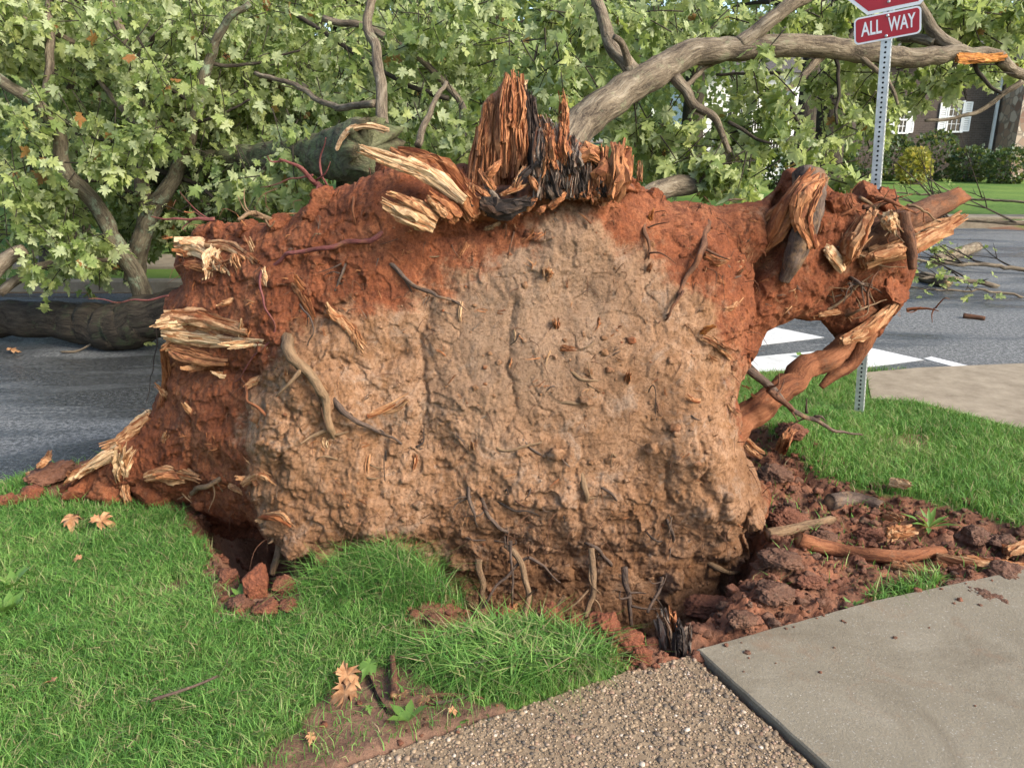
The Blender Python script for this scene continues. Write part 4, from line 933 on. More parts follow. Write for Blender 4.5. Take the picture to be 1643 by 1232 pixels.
def chunk_on(pts, w, n, mat, lift=.0, name='splinter', fine=.2):
    P = np.array([hit(x, y, lift, 3.3) for x, y in pts]); m = ppx(P[0]); ys = P[:, 1]
    P = np.array([W(x, y, min(Y, np.median(ys) + .05)) for (x, y), Y in zip(pts, ys)])
    V, F, A = shards(P, np.asarray(w) * m * .8, n, len(bpy.data.objects), fine, .35, 1., .5); A['rnd'] = np.clip(A['rnd'] + .1, 0, 1); part(name, V, F, mat, root, attrs=A, smooth=False)
for c in [([(264, 512), (320, 512), (390, 530)], (16, 20, 10), 60, 'fresh_wood'), ([(268, 535), (330, 545), (420, 552)], (14, 14, 6), 50, 'pale_wood'), ([(275, 560), (320, 572), (360, 580)], (10, 14, 8), 36, 'orange_wood'), ([(292, 398), (330, 402), (360, 432)], (12, 16, 9), 50, 'pale_wood'), ([(335, 392), (375, 398), (410, 420)], (9, 13, 8), 40, 'fresh_wood'), ([(300, 425), (345, 430), (385, 415)], (6, 9, 6), 30, 'orange_wood'),
          ([(240, 668), (205, 695), (160, 740)], (9, 13, 9), 56, 'fresh_wood'), ([(190, 715), (155, 742), (118, 765)], (7, 10, 6), 40, 'pale_wood'), ([(202, 790), (196, 755), (212, 728)], (10, 15, 10), 40, 'pale_wood'), ([(235, 765), (275, 757), (318, 765)], (8, 13, 7), 46, 'fresh_wood'), ([(262, 560), (268, 610), (258, 650)], (6, 9, 6), 40, 'orange_wood'), ([(390, 775), (420, 760), (440, 775)], (7, 9, 5), 30, 'root_tan_x'),
          ([(420, 830), (450, 828), (470, 845)], (8, 12, 6), 36, 'fresh_wood'), ([(470, 455), (490, 480), (505, 510)], (6, 9, 5), 34, 'orange_wood'), ([(530, 498), (560, 525), (582, 552)], (7, 11, 7), 44, 'fresh_wood'), ([(1125, 540), (1150, 552), (1172, 575)], (7, 10, 5), 36, 'fresh_wood'), ([(590, 668), (625, 652), (660, 630)], (5, 7, 3), 26, 'fresh_wood'), ([(1130, 410), (1150, 420), (1168, 415)], (6, 9, 5), 30, 'orange_wood'), ([(1195, 700), (1210, 715), (1225, 725)], (5, 6, 3), 24, 'fresh_wood')]:
    chunk_on(c[0], c[1], c[2], 'fresh_wood' if c[3].endswith('_x') else c[3])
# lumps of clay clinging to the rim and face
for k, (x, y, r) in enumerate([(1290, 310, 26), (1335, 325, 22), (1420, 330, 24), (1395, 320, 26), (1360, 335, 18), (330, 375, 16), (350, 372, 18), (395, 368, 16), (450, 362, 18), (520, 325, 22), (500, 345, 16), (620, 270, 18), (700, 290, 20), (1010, 300, 16), (1050, 318, 14), (1430, 480, 30), (1400, 475, 22), (250, 790, 26), (170, 790, 24), (130, 795, 20), (300, 830, 22), (1170, 850, 20), (1210, 830, 22), (445, 850, 20), (470, 880, 22), (520, 890, 24), (580, 880, 26), (640, 880, 22), (680, 895, 18), (740, 900, 22), (900, 920, 24), (1000, 930, 24), (1080, 930, 24)]):
    p = hit(x, y, 0, 3.35); m = ppx(p); V, F = clod(p + np.array((0, .02, 0)), r * m, 200 + k, 3, .45, (1.2, .8, .9))
    tn = np.full(len(V), 1. if (430 < x < 1230 and y > 480) else 0.)
    part('clay_lump', V, F, 'soil', root, attrs={'tan': tn, 'moist_shade': np.full(len(V), .5 if y > 800 else .1)})  # low lumps darkened to match: damp and painted shade

# ================================================================== TREES
LEAFR = [(.02, 0), (.16, .07), (.36, .03), (.28, .17), (.40, .24), (.20, .31), (.44, .40), (.62, .58), (.42, .56), (.42, .70), (.17, .58), (.24, .78), (.13, .80), (.0, 1.0)]
def leaf_template(curl=.18, fold=.12, k=0):
    rr = np.random.default_rng(k)
    right = np.array(LEAFR) * (1 + rr.uniform(-.1, .1, (len(LEAFR), 2))); left = right[-2::-1] * np.array((-1, 1))
    out = np.vstack([right, left]); out = np.vstack([out, (0, .40)])
    z = -curl * (out[:, 1] ** 2 + .8 * out[:, 0] ** 2) + fold * np.abs(out[:, 0]) + .05 * rr.normal(size=len(out))
    V = np.c_[out[:, 0] * .85, out[:, 1], z]; n = len(out) - 1
    F = np.array([(n, k, (k + 1) % n) for k in range(n)])
    return V, F
LT = [leaf_template((.05, .3, .55, -.2, .4, .8)[k], (.05, .35, .15, .5, -.2, .3)[k], k) for k in range(6)]
SIMPLE = (np.array([(0, 0, 0), (.30, .12, .02), (.42, .45, -.04), (.18, .62, 0), (0, 1, -.1), (-.18, .62, 0), (-.42, .45, -.04), (-.30, .12, .02), (0, .42, .04)]), np.array([(8, k, (k + 1) % 8) for k in range(8)]))
def frames(tip, nrm):
    tip = tip / (np.linalg.norm(tip, axis=1)[:, None] + 1e-9); x = np.cross(tip, nrm); x /= np.linalg.norm(x, axis=1)[:, None] + 1e-9
    return x, tip, np.cross(x, tip)
def leaves_mesh(tmpl, pos, tip, nrm, size, rnd):
    Vt, Ft = tmpl; x, y, z = frames(tip, nrm); n = len(pos)
    V = pos[:, None] + size[:, None, None] * (Vt[None, :, 0, None] * x[:, None] + Vt[None, :, 1, None] * y[:, None] + Vt[None, :, 2, None] * z[:, None])
    F = (Ft[None] + (np.arange(n) * len(Vt))[:, None, None]).reshape(-1, 3)
    return V.reshape(-1, 3), F, {'rnd': np.repeat(rnd, len(Vt))}
def ell_points(ells):
    """random cluster centres in ellipsoids given as (px, py, rx_px, ry_px, Y, depth, n)"""
    out = []
    for (cx, cy, rx, ry, Y, dp, n) in ells:
        c = W(cx, cy, Y); m = Y / FPX
        v = rng.normal(size=(n, 3)); v /= np.linalg.norm(v, axis=1)[:, None]; v *= rng.uniform(.15, 1, (n, 1)) ** .45
        out.append(c + v * np.array((rx * m, dp, ry * m)))
    return np.concatenate(out)
leaf_parts = {}
def leaf_variant(k):
    if k not in leaf_parts:
        V, F = LT[k % 6]; me = mesh_np('leaf', V, F, True, {'rnd': np.full(len(V), (k * .618) % .96)}); me.materials.append(MAT['leaf']); leaf_parts[k] = me
    return leaf_parts[k]
def foliage(tree, centres, per, size, nsep=300, droop=.7, spread=.17, brown=.014):
    """leaf sprays round twig tips; the largest in view become single leaf objects"""
    n = len(centres); c = np.repeat(centres, per, 0); N = len(c)
    tw = rng.normal(size=(n, 3)); tw[:, 2] -= droop; tw /= np.linalg.norm(tw, axis=1)[:, None]; t = np.repeat(tw, per, 0)
    off = rng.normal(size=(N, 3)); off /= np.linalg.norm(off, axis=1)[:, None]
    d = t * rng.uniform(.0, 1.2, (N, 1)) + off * .8; d[:, 2] -= droop * .8
    pos = c + t * rng.uniform(-.6, .9, (N, 1)) * spread + off * spread * .55 * rng.uniform(0, 1, (N, 1))
    nrm = rng.normal(size=(N, 3)) + np.array((0, -.15, .75))
    sz = size * rng.uniform(.4, 1.15, N); rnd = np.clip(rng.beta(2, 2.2, N), 0, .955); rnd[rng.uniform(size=N) < brown] = .985
    grp = np.repeat(rng.uniform(-.2, .2, n), per); rnd = np.where(rnd < .96, np.clip(rnd + grp, 0, .94), rnd)
    ok = pos[:, 2] > .08 + sz * .5; pos, d, nrm, sz, rnd = pos[ok], d[ok], nrm[ok], sz[ok], rnd[ok]
    u, v = project(pos); vis = (u > 10) & (u < 1633) & (v > 8) & (v < 470)
    depth = np.where(vis, pos[:, 1] - sz * 6, 99); order = np.argsort(depth); sep = order[:nsep]; rest = order[nsep:]
    x, y, z = frames(d[sep], nrm[sep]); org = ORIGIN[tree.name]
    for k, i in enumerate(sep):
        o = bpy.data.objects.new('leaf', leaf_variant(k % 24)); COL.objects.link(o); o.parent = tree
        M = Matrix([[x[k][a] * sz[i], y[k][a] * sz[i], z[k][a] * sz[i], pos[i][a] - org[a]] for a in range(3)] + [[0, 0, 0, 1]]); o.matrix_basis = M
    items = [leaves_mesh(LT[k], pos[s_], d[s_], nrm[s_], sz[s_], rnd[s_]) for k, s_ in enumerate(np.array_split(rest, 6))]
    V, F, A = join(items); part('foliage', V, F, 'leaf', tree, attrs=A, kind='stuff')
    # twigs carrying the sprays
    its = []
    for k in range(n):
        a = centres[k] - tw[k] * spread * 1.3; b = centres[k] + tw[k] * spread * .8
        if b[2] < .1 or a[2] < .1: continue
        its.append(tube([a, (a + b) / 2 + rng.normal(size=3) * .015, b], (.0045, .0035, .002), 4, 5))
    V, F, A = join(its); part('twigs', V, F, 'bark_dark', tree, attrs=A, kind='stuff')
def limb(tree, pts, Ys, rpx, mat='bark', name='branch', segs=14, n=None, bark=.14, ragged=(0, 0), wob=.02, seed=None, **k):
    Ys = np.linspace(Ys[0], Ys[1], len(pts)) if len(Ys) == 2 and len(pts) != 2 else Ys
    rpx = np.linspace(rpx[0], rpx[1], len(pts)) if len(rpx) == 2 and len(pts) != 2 else rpx
    P = np.array([W(x, y, Y) for (x, y), Y in zip(pts, Ys)]); r = np.array([p * ppx(q) for p, q in zip(rpx, P)])
    if mat in WOODS:
        V, F, A = shards(P, r, 36, seed or len(bpy.data.objects)); return part(name, V, F, mat, tree, attrs=A, smooth=False)
    V, F, A = tube(P, r, segs, n or len(pts) * 8, bark, 14, .06, ragged, seed=seed or len(bpy.data.objects), wob=wob, **k)
    return part(name, V, F, mat, tree, attrs=A)
# --- fallen trunk on the left road with upright branches and most of the crown
ft = thing('fallen_tree', 'fallen tree crown and mossy trunk lying across the road, leafy branches upright', 'fallen tree', (-3.2, 6.8, -.12))
limb(ft, [(-620, 500), (-300, 520), (-120, 520), (0, 512), (100, 514), (160, 522), (200, 524), (240, 508), (300, 492), (380, 470)], (7.1, 6.3), (14, 18, 22, 24, 26, 31, 34, 32, 30, 28), 'bark_dark', 'trunk', 28, 80, .10, wob=.03)
limb(ft, [(228, 480), (218, 445), (185, 390), (155, 330), (104, 272), (92, 212), (62, 172), (-10, 122)], (6.6, 6.0), (14, 7), 'bark_lichen')
limb(ft, [(214, 450), (222, 400), (242, 345), (275, 290), (300, 230), (318, 165), (338, 90), (362, 40), (400, 5)], (6.9, 6.5), (15, 4), 'bark_lichen')
limb(ft, [(240, 345), (228, 290), (232, 205), (215, 110), (196, 60), (172, -10)], (6.85, 7.2), (12, 5), 'bark')
BR = [([(283, 245), (230, 205), (190, 170), (160, 128)], (6.8, 6.9), (6, 3)), ([(75, 152), (82, 70), (78, 10), (90, -20)], (6.6, 6.9), (6, 4)), ([(218, 98), (245, 65), (252, 40)], (7.1, 7.2), (4, 2)), ([(410, 120), (480, 140), (520, 165), (604, 166)], (7.2, 6.8), (5, 9)),
      ([(-10, 20), (60, 40), (120, 70)], (6.9, 7.2), (7, 4)), ([(305, 165), (260, 130), (220, 60)], (6.6, 6.8), (3, 1.5)), ([(320, 100), (400, 105), (480, 80)], (6.6, 6.9), (3, 1.5)), ([(0, 470), (60, 430), (120, 420), (180, 415)], (6.1, 6.4), (7, 3)), ([(-20, 440), (10, 415), (40, 400)], (5.9, 6.0), (12, 8)),
      ([(290, 200), (340, 190), (400, 160)], (6.7, 6.5), (3, 1.5)), ([(225, 320), (160, 290), (100, 300)], (6.9, 6.7), (4, 2)), ([(232, 220), (190, 230), (120, 215)], (7, 6.9), (3, 1.5)), ([(240, 270), (320, 300), (350, 330)], (6.9, 6.6), (4, 2)), ([(520, 30), (600, 50), (680, 100), (740, 170), (745, 240)], (6.8, 6.2), (5, 5)), ([(470, 20), (560, 80), (640, 130), (720, 160)], (7, 6.3), (3, 4)), ([(670, 235), (690, 180), (715, 130)], (5.2, 5.6), (6, 3))]
for p, Y, r in BR: limb(ft, p, Y, r, 'bark_dark' if r[0] < 5 else 'bark', segs=9)
LE = [(90, 130, 190, 150, 7.6, 1.2, 170), (300, 110, 190, 140, 7.8, 1.2, 190), (500, 80, 170, 120, 7.8, 1.1, 150), (130, 330, 170, 110, 7.3, .9, 110), (330, 300, 150, 90, 7.6, .9, 90), (480, 190, 130, 80, 7.6, .9, 90), (650, 140, 150, 110, 7.0, .9, 110), (700, 230, 70, 50, 5.7, .4, 22),
      (60, 400, 110, 60, 6.2, .35, 30), (60, 300, 70, 50, 6.2, .4, 16), (90, 210, 60, 40, 6.1, .35, 12), (200, 240, 60, 45, 6.2, .35, 14), (350, 380, 80, 45, 7.2, .4, 34), (420, 300, 110, 60, 7.4, .6, 60), (30, 40, 120, 60, 6.8, .6, 40), (240, 60, 130, 60, 6.6, .5, 36), (480, 240, 60, 40, 6.0, .4, 18), (420, 292, 80, 22, 5.6, .3, 8), (170, 420, 60, 30, 6.9, .25, 12), (740, 60, 110, 60, 6.8, .7, 46), (860, 130, 60, 60, 6.0, .4, 24), (380, 200, 90, 70, 6.8, .5, 34), (270, 160, 90, 60, 6.5, .4, 24), (560, 180, 80, 60, 6.6, .4, 26)]
foliage(ft, ell_points(LE), 14, .106)
# --- mossy broken limb behind the root plate
ml = thing('broken_limb', 'thick mossy broken limb with torn pale end behind the root plate', 'broken limb', (-1.6, 6.0, 0))
limb(ml, [(250, 280), (340, 262), (420, 252), (500, 250), (556, 246), (596, 238)], (7.6, 4.6), (16, 18, 20, 27, 42, 45), 'bark_moss', 'trunk', 40, 70, .28, (0, .10))
limb(ml, [(622, 240), (614, 190), (612, 140), (606, 90), (590, 40), (600, -20)], (5.4, 6.2), (10, 6), 'bark', segs=14)
limb(ml, [(600, 166), (560, 172), (520, 166), (480, 140), (410, 118)], (5.6, 6.6), (6, 3), 'bark', segs=10)
limb(ml, [(540, 240), (556, 212), (590, 202), (622, 210)], (4.55, 4.5), (3, 6), 'pale_wood', 'splinter', 12, 26, .2, (.03, .03), flat=.6)
# --- the big arching limb
al = thing('arching_limb', 'long bare-barked limb arching behind the stump, torn orange end past the sign post', 'broken limb', (.5, 4.3, 0))
limb(al, [(850, 380), (890, 270), (935, 195), (1000, 148), (1070, 105), (1120, 86), (1200, 78), (1300, 74), (1400, 86), (1470, 95), (1540, 86), (1608, 90)], (4.2, 4.35, 4.6, 4.75, 4.95, 5.05, 5.15, 5.25, 5.35, 5.4, 5.45, 5.5), (32, 30, 27, 24, 21, 18.5, 16, 14.5, 13.5, 12.5, 10, 7), 'bark', 'trunk', 26, 110, .09, (0, .02), .03)
limb(al, [(1535, 95), (1575, 94), (1606, 91)], (5.38, 5.44), (5, 6), 'bright_splinter', 'splinter', 12, 24, .3, (.04, .02), 0.)
for p, Y, r in [([(1185, 75), (1215, 52), (1250, 22), (1290, -5), (1330, -40)], (5.1, 5.3), (12, 9)), ([(1020, 118), (985, 82), (972, 40), (952, -10)], (4.8, 5.0), (12, 8)), ([(1010, 108), (1002, 80), (985, 60)], (4.8, 4.7), (7, 4)), ([(1084, 122), (1108, 162), (1148, 195), (1172, 245)], (4.9, 4.85), (9, 4)), ([(1096, 140), (1130, 112), (1150, 100)], (4.95, 5.2), (4, 3)),
                 ([(1535, 78), (1505, 60), (1482, 22), (1470, -10)], (5.45, 5.6), (9, 6)), ([(1500, 70), (1470, 62), (1440, 60)], (5.5, 5.7), (7, 5)), ([(1604, 96), (1630, 118), (1690, 130)], (5.5, 5.7), (8, 6)), ([(1640, 130), (1600, 160), (1560, 185), (1485, 195)], (5.6, 5.6), (4, 2)), ([(1320, 88), (1280, 130), (1250, 150)], (5.3, 5.0), (6, 3)), ([(1340, 85), (1345, 140), (1342, 200)], (5.3, 5.1), (3, 2)),
                 ([(1380, 90), (1420, 130), (1440, 170)], (5.3, 5.2), (4, 2)), ([(1250, 118), (1200, 118), (1150, 118)], (5.4, 5.4), (2.5, 2)), ([(1560, 98), (1580, 130), (1610, 150)], (5.5, 5.4), (3, 2)), ([(1255, 150), (1275, 190), (1300, 240)], (5., 4.9), (3, 2)), ([(1170, 195), (1210, 220), (1240, 230)], (4.85, 4.8), (3, 1.5))]:
    limb(al, p, Y, r, 'bark' if r[0] > 3.5 else 'bark_dark', segs=10)
LE = [(900, 120, 40, 35, 4.9, .25, 15), (930, 40, 60, 40, 5.4, .35, 22), (1010, 190, 50, 30, 5.2, .3, 10), (1070, 215, 40, 40, 5.1, .3, 10), (1110, 262, 35, 22, 5.0, .3, 6), (1175, 280, 50, 26, 4.9, .25, 14), (1205, 225, 40, 30, 5.1, .25, 7), (1234, 118, 26, 36, 5.0, .25, 7), (1250, 178, 22, 26, 4.95, .2, 4), (1262, 218, 24, 18, 4.9, .2, 4), (1050, 260, 60, 30, 5.4, .35, 14), (1165, 195, 34, 34, 5.3, .3, 8), (1200, 150, 34, 20, 5.3, .3, 5),
      (1120, 30, 70, 36, 5.7, .4, 20), (1240, 35, 70, 36, 5.8, .4, 20), (1350, 35, 70, 40, 5.8, .4, 24), (1342, 140, 34, 45, 5.6, .3, 11), (1352, 205, 30, 28, 5.5, .25, 6), (1405, 130, 45, 36, 5.8, .3, 12), (1400, 185, 26, 26, 5.6, .25, 6), (1325, 250, 22, 35, 5.2, .2, 4), (1475, 130, 50, 30, 5.9, .3, 12), (1535, 125, 34, 18, 5.7, .25, 7), (1500, 30, 80, 40, 6.2, .5, 44), (1590, 35, 80, 45, 6.3, .5, 48), (1625, 100, 50, 26, 6.6, .4, 12), (1430, 40, 50, 40, 6.2, .3, 20), (1370, 285, 24, 12, 5.2, .15, 4), (1010, 40, 60, 40, 5.6, .4, 20)]
foliage(al, ell_points(LE), 11, .104, spread=.14)
ll = thing('fallen_branch', 'pale lichened branch lying behind the red soil ridge, under hanging leaves', 'branch', (1.3, 5.2, .6))
limb(ll, [(1030, 318), (1065, 304), (1120, 290), (1158, 262), (1200, 232)], (4.6, 5.2), (14, 16, 15, 13, 9), 'bark', 'branch_wood', 16, 40, .14, (.03, .02))
limb(ll, [(1150, 268), (1190, 285), (1215, 310)], (5.1, 5.2), (5, 2), 'bark', 'branch_wood', 8)

# --- standing trees behind
def standing(label, X, Y, r, h, crown, n, lean=0., size=.24, mat='leaf_far', group='trees standing beyond the street', sub=1.):
    t = thing('tree', label, 'tree', (X, Y, 0), group)
    P = [(X, Y, -.1), (X + lean * .3, Y, h * .35), (X + lean, Y + .1, h * .75), (X + lean * 1.2, Y, h * 1.05)]
    V, F, A = tube(P, (r * 1.5, r, r * .75, r * .35), 14, 30, .15, 4, .06, seed=int(abs(X * 7) + Y)); part('trunk', V, F, 'bark_dark', t, attrs=A)
    for k in range(7):
        q = k * 2.4 + X; z = h * random.uniform(.35, .8); L = random.uniform(.5, .9) * crown[0]
        a = np.array((X + lean * .6, Y, z)); b = a + np.array((math.cos(q) * L, math.sin(q) * L, L * random.uniform(.1, .6)))
        V, F, A = tube([a, (a + b) / 2 + rng.normal(size=3) * .15, b], (r * .45, r * .28, r * .08), 7, 14, .12, 5); part('branch', V, F, 'bark_dark', t, attrs=A)
    rx, rz, zc = crown; ncl = max(10, n // 40)
    cl = rng.normal(size=(ncl, 3)); cl /= np.linalg.norm(cl, axis=1)[:, None]; cl *= rng.uniform(.2, 1, (ncl, 1)) ** .5
    cl = cl * np.array((rx, rx * .8, rz)) + np.array((X + lean, Y, zc))
    pos = np.repeat(cl, 40, 0)[:n] + rng.normal(size=(min(n, ncl * 40), 3)) * np.array((.42, .42, .3)) * sub
    m = len(pos); tip = rng.normal(size=(m, 3)); tip[:, 2] -= .6; nrm = rng.normal(size=(m, 3)) + np.array((0, -.2, .8))
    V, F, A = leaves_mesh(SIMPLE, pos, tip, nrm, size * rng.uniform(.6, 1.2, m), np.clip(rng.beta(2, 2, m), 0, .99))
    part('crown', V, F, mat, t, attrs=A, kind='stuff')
    return t
standing('slim dark tree trunk standing before the white house', W(1288, 240, 15)[0], 15, .16, 7, (2.0, 1.0, 5.6), 900)
standing('stout tree trunk between the white house and brick house', W(1328, 240, 16)[0], 16, .24, 8, (2.2, 1.1, 6.0), 900)
standing('dark tree rising above the splintered stump', W(790, 40, 17)[0], 17, .26, 8, (3.0, 2.6, 3.9), 2600)
standing('leaning dark tree behind the arching limb', W(900, 40, 22)[0], 22, .28, 9, (3.6, 3.0, 4.6), 2800, .8)
standing('reddish leaning trunk above the fallen crown', W(60, 150, 10.5)[0], 10.5, .22, 6, (2.4, 1.8, 3.2), 2200, 1.0)
standing('broad shade tree behind the fallen crown', W(300, 100, 13)[0], 13, .25, 7, (3.2, 2.4, 3.0), 3600)
standing('tall shade tree behind the mossy limb', W(560, 100, 14)[0], 14, .25, 7, (3.0, 2.4, 3.2), 3400)
standing('tall tree behind the brick house roof', W(1500, 60, 47)[0], 47, .35, 12, (7, 3.6, 8.2), 3000, size=.45)
standing('tree with sunlit leaves before the stone gable', W(1800, 60, 17)[0], 17, .22, 8, (2.6, 1.5, 4.5), 1900, mat='leaf')
standing('tree behind the white house roof', W(1120, 60, 26)[0], 26, .3, 9, (4.2, 2.2, 6.0), 2600)
standing('dense dark tree far behind the fallen trunk', W(60, 200, 19)[0], 19, .3, 8, (4.5, 3.2, 3.2), 3800)
standing('dense dark tree beyond the stump gap', W(720, 150, 27)[0], 27, .3, 8, (5.2, 3.2, 3.6), 3800)
standing('dense dark tree screening the far side street', W(420, 200, 22)[0], 22, .3, 8, (5.0, 3.2, 3.2), 3800)
standing('dense dark tree left of the white house', W(1010, 200, 30)[0], 30, .3, 9, (4.4, 3.4, 4.0), 3200)
# far wood: reads as one mass
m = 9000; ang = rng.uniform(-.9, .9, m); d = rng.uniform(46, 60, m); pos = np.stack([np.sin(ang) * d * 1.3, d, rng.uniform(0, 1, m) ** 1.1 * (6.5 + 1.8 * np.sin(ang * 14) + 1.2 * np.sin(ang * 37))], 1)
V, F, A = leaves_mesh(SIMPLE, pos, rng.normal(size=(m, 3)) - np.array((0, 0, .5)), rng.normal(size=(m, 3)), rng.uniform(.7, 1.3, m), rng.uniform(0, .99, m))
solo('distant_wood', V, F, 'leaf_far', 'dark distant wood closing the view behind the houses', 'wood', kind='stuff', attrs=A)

# ================================================================== HOUSES
HY = 36.
def hx(x): return W(x, 250, HY)[0]
def hz(y): return W(1500, y, HY)[2]
bh = thing('brick_house', 'dark brick house with white shuttered windows and stone gable end', 'house', (hx(1480), HY, 0))
def hpart(name, boxes, mat, parent, kind=None):
    V, F, A = join([box(c, s) for c, s in boxes]); return part(name, V, F, mat, parent, smooth=False, kind=kind)
x0, x1 = hx(1338), hx(1594)
hpart('wall', [(((x0 + x1) / 2, HY + 4, 2.2), (x1 - x0, 8, 5.6))], 'brick_wall', bh)
x2, x3 = hx(1592), hx(1860)
hpart('gable_wall', [(((x2 + x3) / 2, HY + 2.2, 2.7), (x3 - x2, 7.4, 6.6))], 'stone_wall', bh)
V = np.array([(x0 - .4, HY - .5, 4.95), (x1 + .3, HY - .5, 4.95), (x1 + .3, HY + 4, 8), (x0 - .4, HY + 4, 8), (x0 - .4, HY + 8.5, 4.95), (x1 + .3, HY + 8.5, 4.95), (x0 - .4, HY - .5, 4.8), (x1 + .3, HY - .5, 4.8), (x0 - .4, HY + 8.5, 4.8), (x1 + .3, HY + 8.5, 4.8)])
part('roof', V, [np.array([(0, 1, 2, 3), (3, 2, 5, 4), (6, 7, 1, 0), (6, 8, 9, 7)])], 'roof', bh, smooth=False)
part('downpipe', *box((hx(1585), HY - .06, 2.4), (.10, .10, 4.8)), 'white_paint', bh, smooth=False)
def window(parent, xa, xb, za, zb, Y, shutters=(1, 1), cols=3):
    w = part('window', *box(((xa + xb) / 2, Y - .01, (za + zb) / 2), (xb - xa, .05, zb - za)), 'glass', parent, smooth=False)
    t = .07; fr = [((xa, Y - .05, (za + zb) / 2), (t, .08, zb - za + .12)), ((xb, Y - .05, (za + zb) / 2), (t, .08, zb - za + .12)), (((xa + xb) / 2, Y - .052, zb), (xb - xa, .08, t)), (((xa + xb) / 2, Y - .06, za - .02), (xb - xa + .16, .14, t)), (((xa + xb) / 2, Y - .054, (za + zb) / 2), (xb - xa, .08, .06))]
    hpart('window_frame', fr, 'white_paint', w)
    mu = [((xa + (xb - xa) * k / cols, Y - .046, (za + zb) / 2), (.022, .03, zb - za)) for k in range(1, cols)] + [(((xa + xb) / 2, Y - .048, za + (zb - za) * q), (xb - xa, .03, .022)) for q in (.25, .75)]
    hpart('muntin', mu, 'white_paint', w)
    sw = (xb - xa) * .52
    for k, on in enumerate(shutters):
        if not on: continue
        c = xa - sw / 2 - .05 if k == 0 else xb + sw / 2 + .05
        bx = [((c - sw / 2 + .03, Y - .05, (za + zb) / 2), (.06, .05, zb - za)), ((c + sw / 2 - .03, Y - .05, (za + zb) / 2), (.06, .05, zb - za))] + [((c, Y - .05, za + (zb - za) * q), (sw - .1, .045, .07)) for q in (.02, .5, .98)] + [((c, Y - .045, za + (zb - za) * (q + .5) / 14), (sw - .1, .03, (zb - za) / 14 * .8)) for q in range(14)]
        hpart('shutter', bx, 'white_paint', parent)
window(bh, hx(1510), hx(1533), hz(211), hz(164), HY)
window(bh, hx(1429), hx(1447), hz(213), hz(172), HY)
window(bh, hx(1340), hx(1346), hz(209), hz(170), HY, (0, 1))
wh = thing('white_house', 'white clapboard house with large gridded window behind hanging leaves', 'house', (hx(1200), HY - 4, 0))
WY = HY - 4
def wx(x): return W(x, 200, WY)[0]
def wz(y): return W(1200, y, WY)[2]
xa, xb = wx(1118), wx(1286); zt = wz(118)
hpart('wall', [(((xa + xb) / 2, WY + 3, zt / 2), (xb - xa, 5.9, zt))], 'white_paint', wh)
nb = int(zt / .16)
for k in range(nb):                                                  # clapboards
    z = .1 + k * .16; V = np.array([(xa - .03, WY + .04, z), (xb + .03, WY + .04, z), (xb + .03, WY + .04, z + .17), (xa - .03, WY + .04, z + .17), (xa - .03, WY - .02, z), (xb + .03, WY - .02, z), (xb + .03, WY + .005, z + .165), (xa - .03, WY + .005, z + .165)])
    part('clapboard', V, BOXF, 'white_paint', wh, smooth=False)
V = np.array([(xa - .4, WY - .4, zt), (xb + .4, WY - .4, zt), (xb + .4, WY + 3, zt + 2.2), (xa - .4, WY + 3, zt + 2.2), (xa - .4, WY + 6.4, zt), (xb + .4, WY + 6.4, zt)])
part('roof', V, [np.array([(0, 1, 2, 3), (3, 2, 5, 4), (0, 4, 5, 1)])], 'roof', wh, smooth=False)
for a, b in ((1150, 1180), (1204, 1222), (1236, 1256)): window(wh, wx(a), wx(b), wz(246), wz(178), WY - .03, (0, 0), 4)
for a in (1192, 1266): part('corner_post', *box((wx(a), WY - .08, zt / 2), (.16, .1, zt)), 'white_paint', wh, smooth=False)
# shrubs in front of the houses
def shrub(x, y, r, Y, label, mat='leaf_shrub', n=900, flat=.8):
    c = W(x, y, Y); m = Y / FPX; rr = r * m; t = thing('shrub', label, 'shrub', (c[0], Y, 0), 'foundation shrubs')
    v = rng.normal(size=(n, 3)); v /= np.linalg.norm(v, axis=1)[:, None]; v *= rng.uniform(.5, 1, (n, 1)) ** .4 * (1 + .25 * fbm(v + x, 2.2, 3, 3))[:, None]
    h = max(c[2], .3); pos = np.array((c[0], Y, h * .8)) + v * np.array((rr, rr * .7, h * .9)); pos[:, 2] = np.maximum(pos[:, 2], .08)
    V, F, A = leaves_mesh(SIMPLE, pos, v + rng.normal(size=(n, 3)) * .6, rng.normal(size=(n, 3)) + v, rng.uniform(.1, .2, n), rng.uniform(0, .99, n))
    part('foliage', V, F, mat, t, attrs=A, kind='stuff')
    its = [tube([(c[0], Y, 0), (c[0] + .3 * rr * math.cos(q), Y + .3 * rr * math.sin(q), h * .8)], (.03, .012), 5, 5) for q in (0, 1.6, 3.1, 4.7)]
    V, F, A = join(its); part('stem', V, F, 'bark_dark', t, attrs=A)
for x, y, r, Y, l, mt in [(1385, 238, 42, 33, 'dark rounded shrub left of the sign post', 'leaf_shrub'), (1440, 248, 30, 33.5, 'clipped dark shrub under the second brick house window', 'leaf_shrub'), (1500, 242, 40, 34, 'broad dark shrub under the shuttered window', 'leaf_shrub'), (1468, 262, 26, 31, 'yellow leafed bush on the house lawn', 'leaf_yellow'), (1560, 258, 34, 33, 'low dark shrub beside the downpipe', 'leaf_shrub'), (1620, 260, 36, 31.5, 'dark shrub before the stone gable', 'leaf_shrub'),
                          (1250, 268, 34, 28, 'flowering green bush before the white house', 'leaf_shrub'), (1180, 272, 40, 28, 'low green bush under the gridded window', 'leaf_shrub'), (1090, 262, 46, 27, 'dark green hedge left of the white house', 'leaf_shrub'), (1000, 255, 46, 25, 'dark hedge behind the stump shoulder', 'leaf_shrub'), (1345, 266, 26, 29, 'small shrub behind the stout trunk', 'leaf_shrub')]:
    shrub(x, y, r, Y, l, mt)

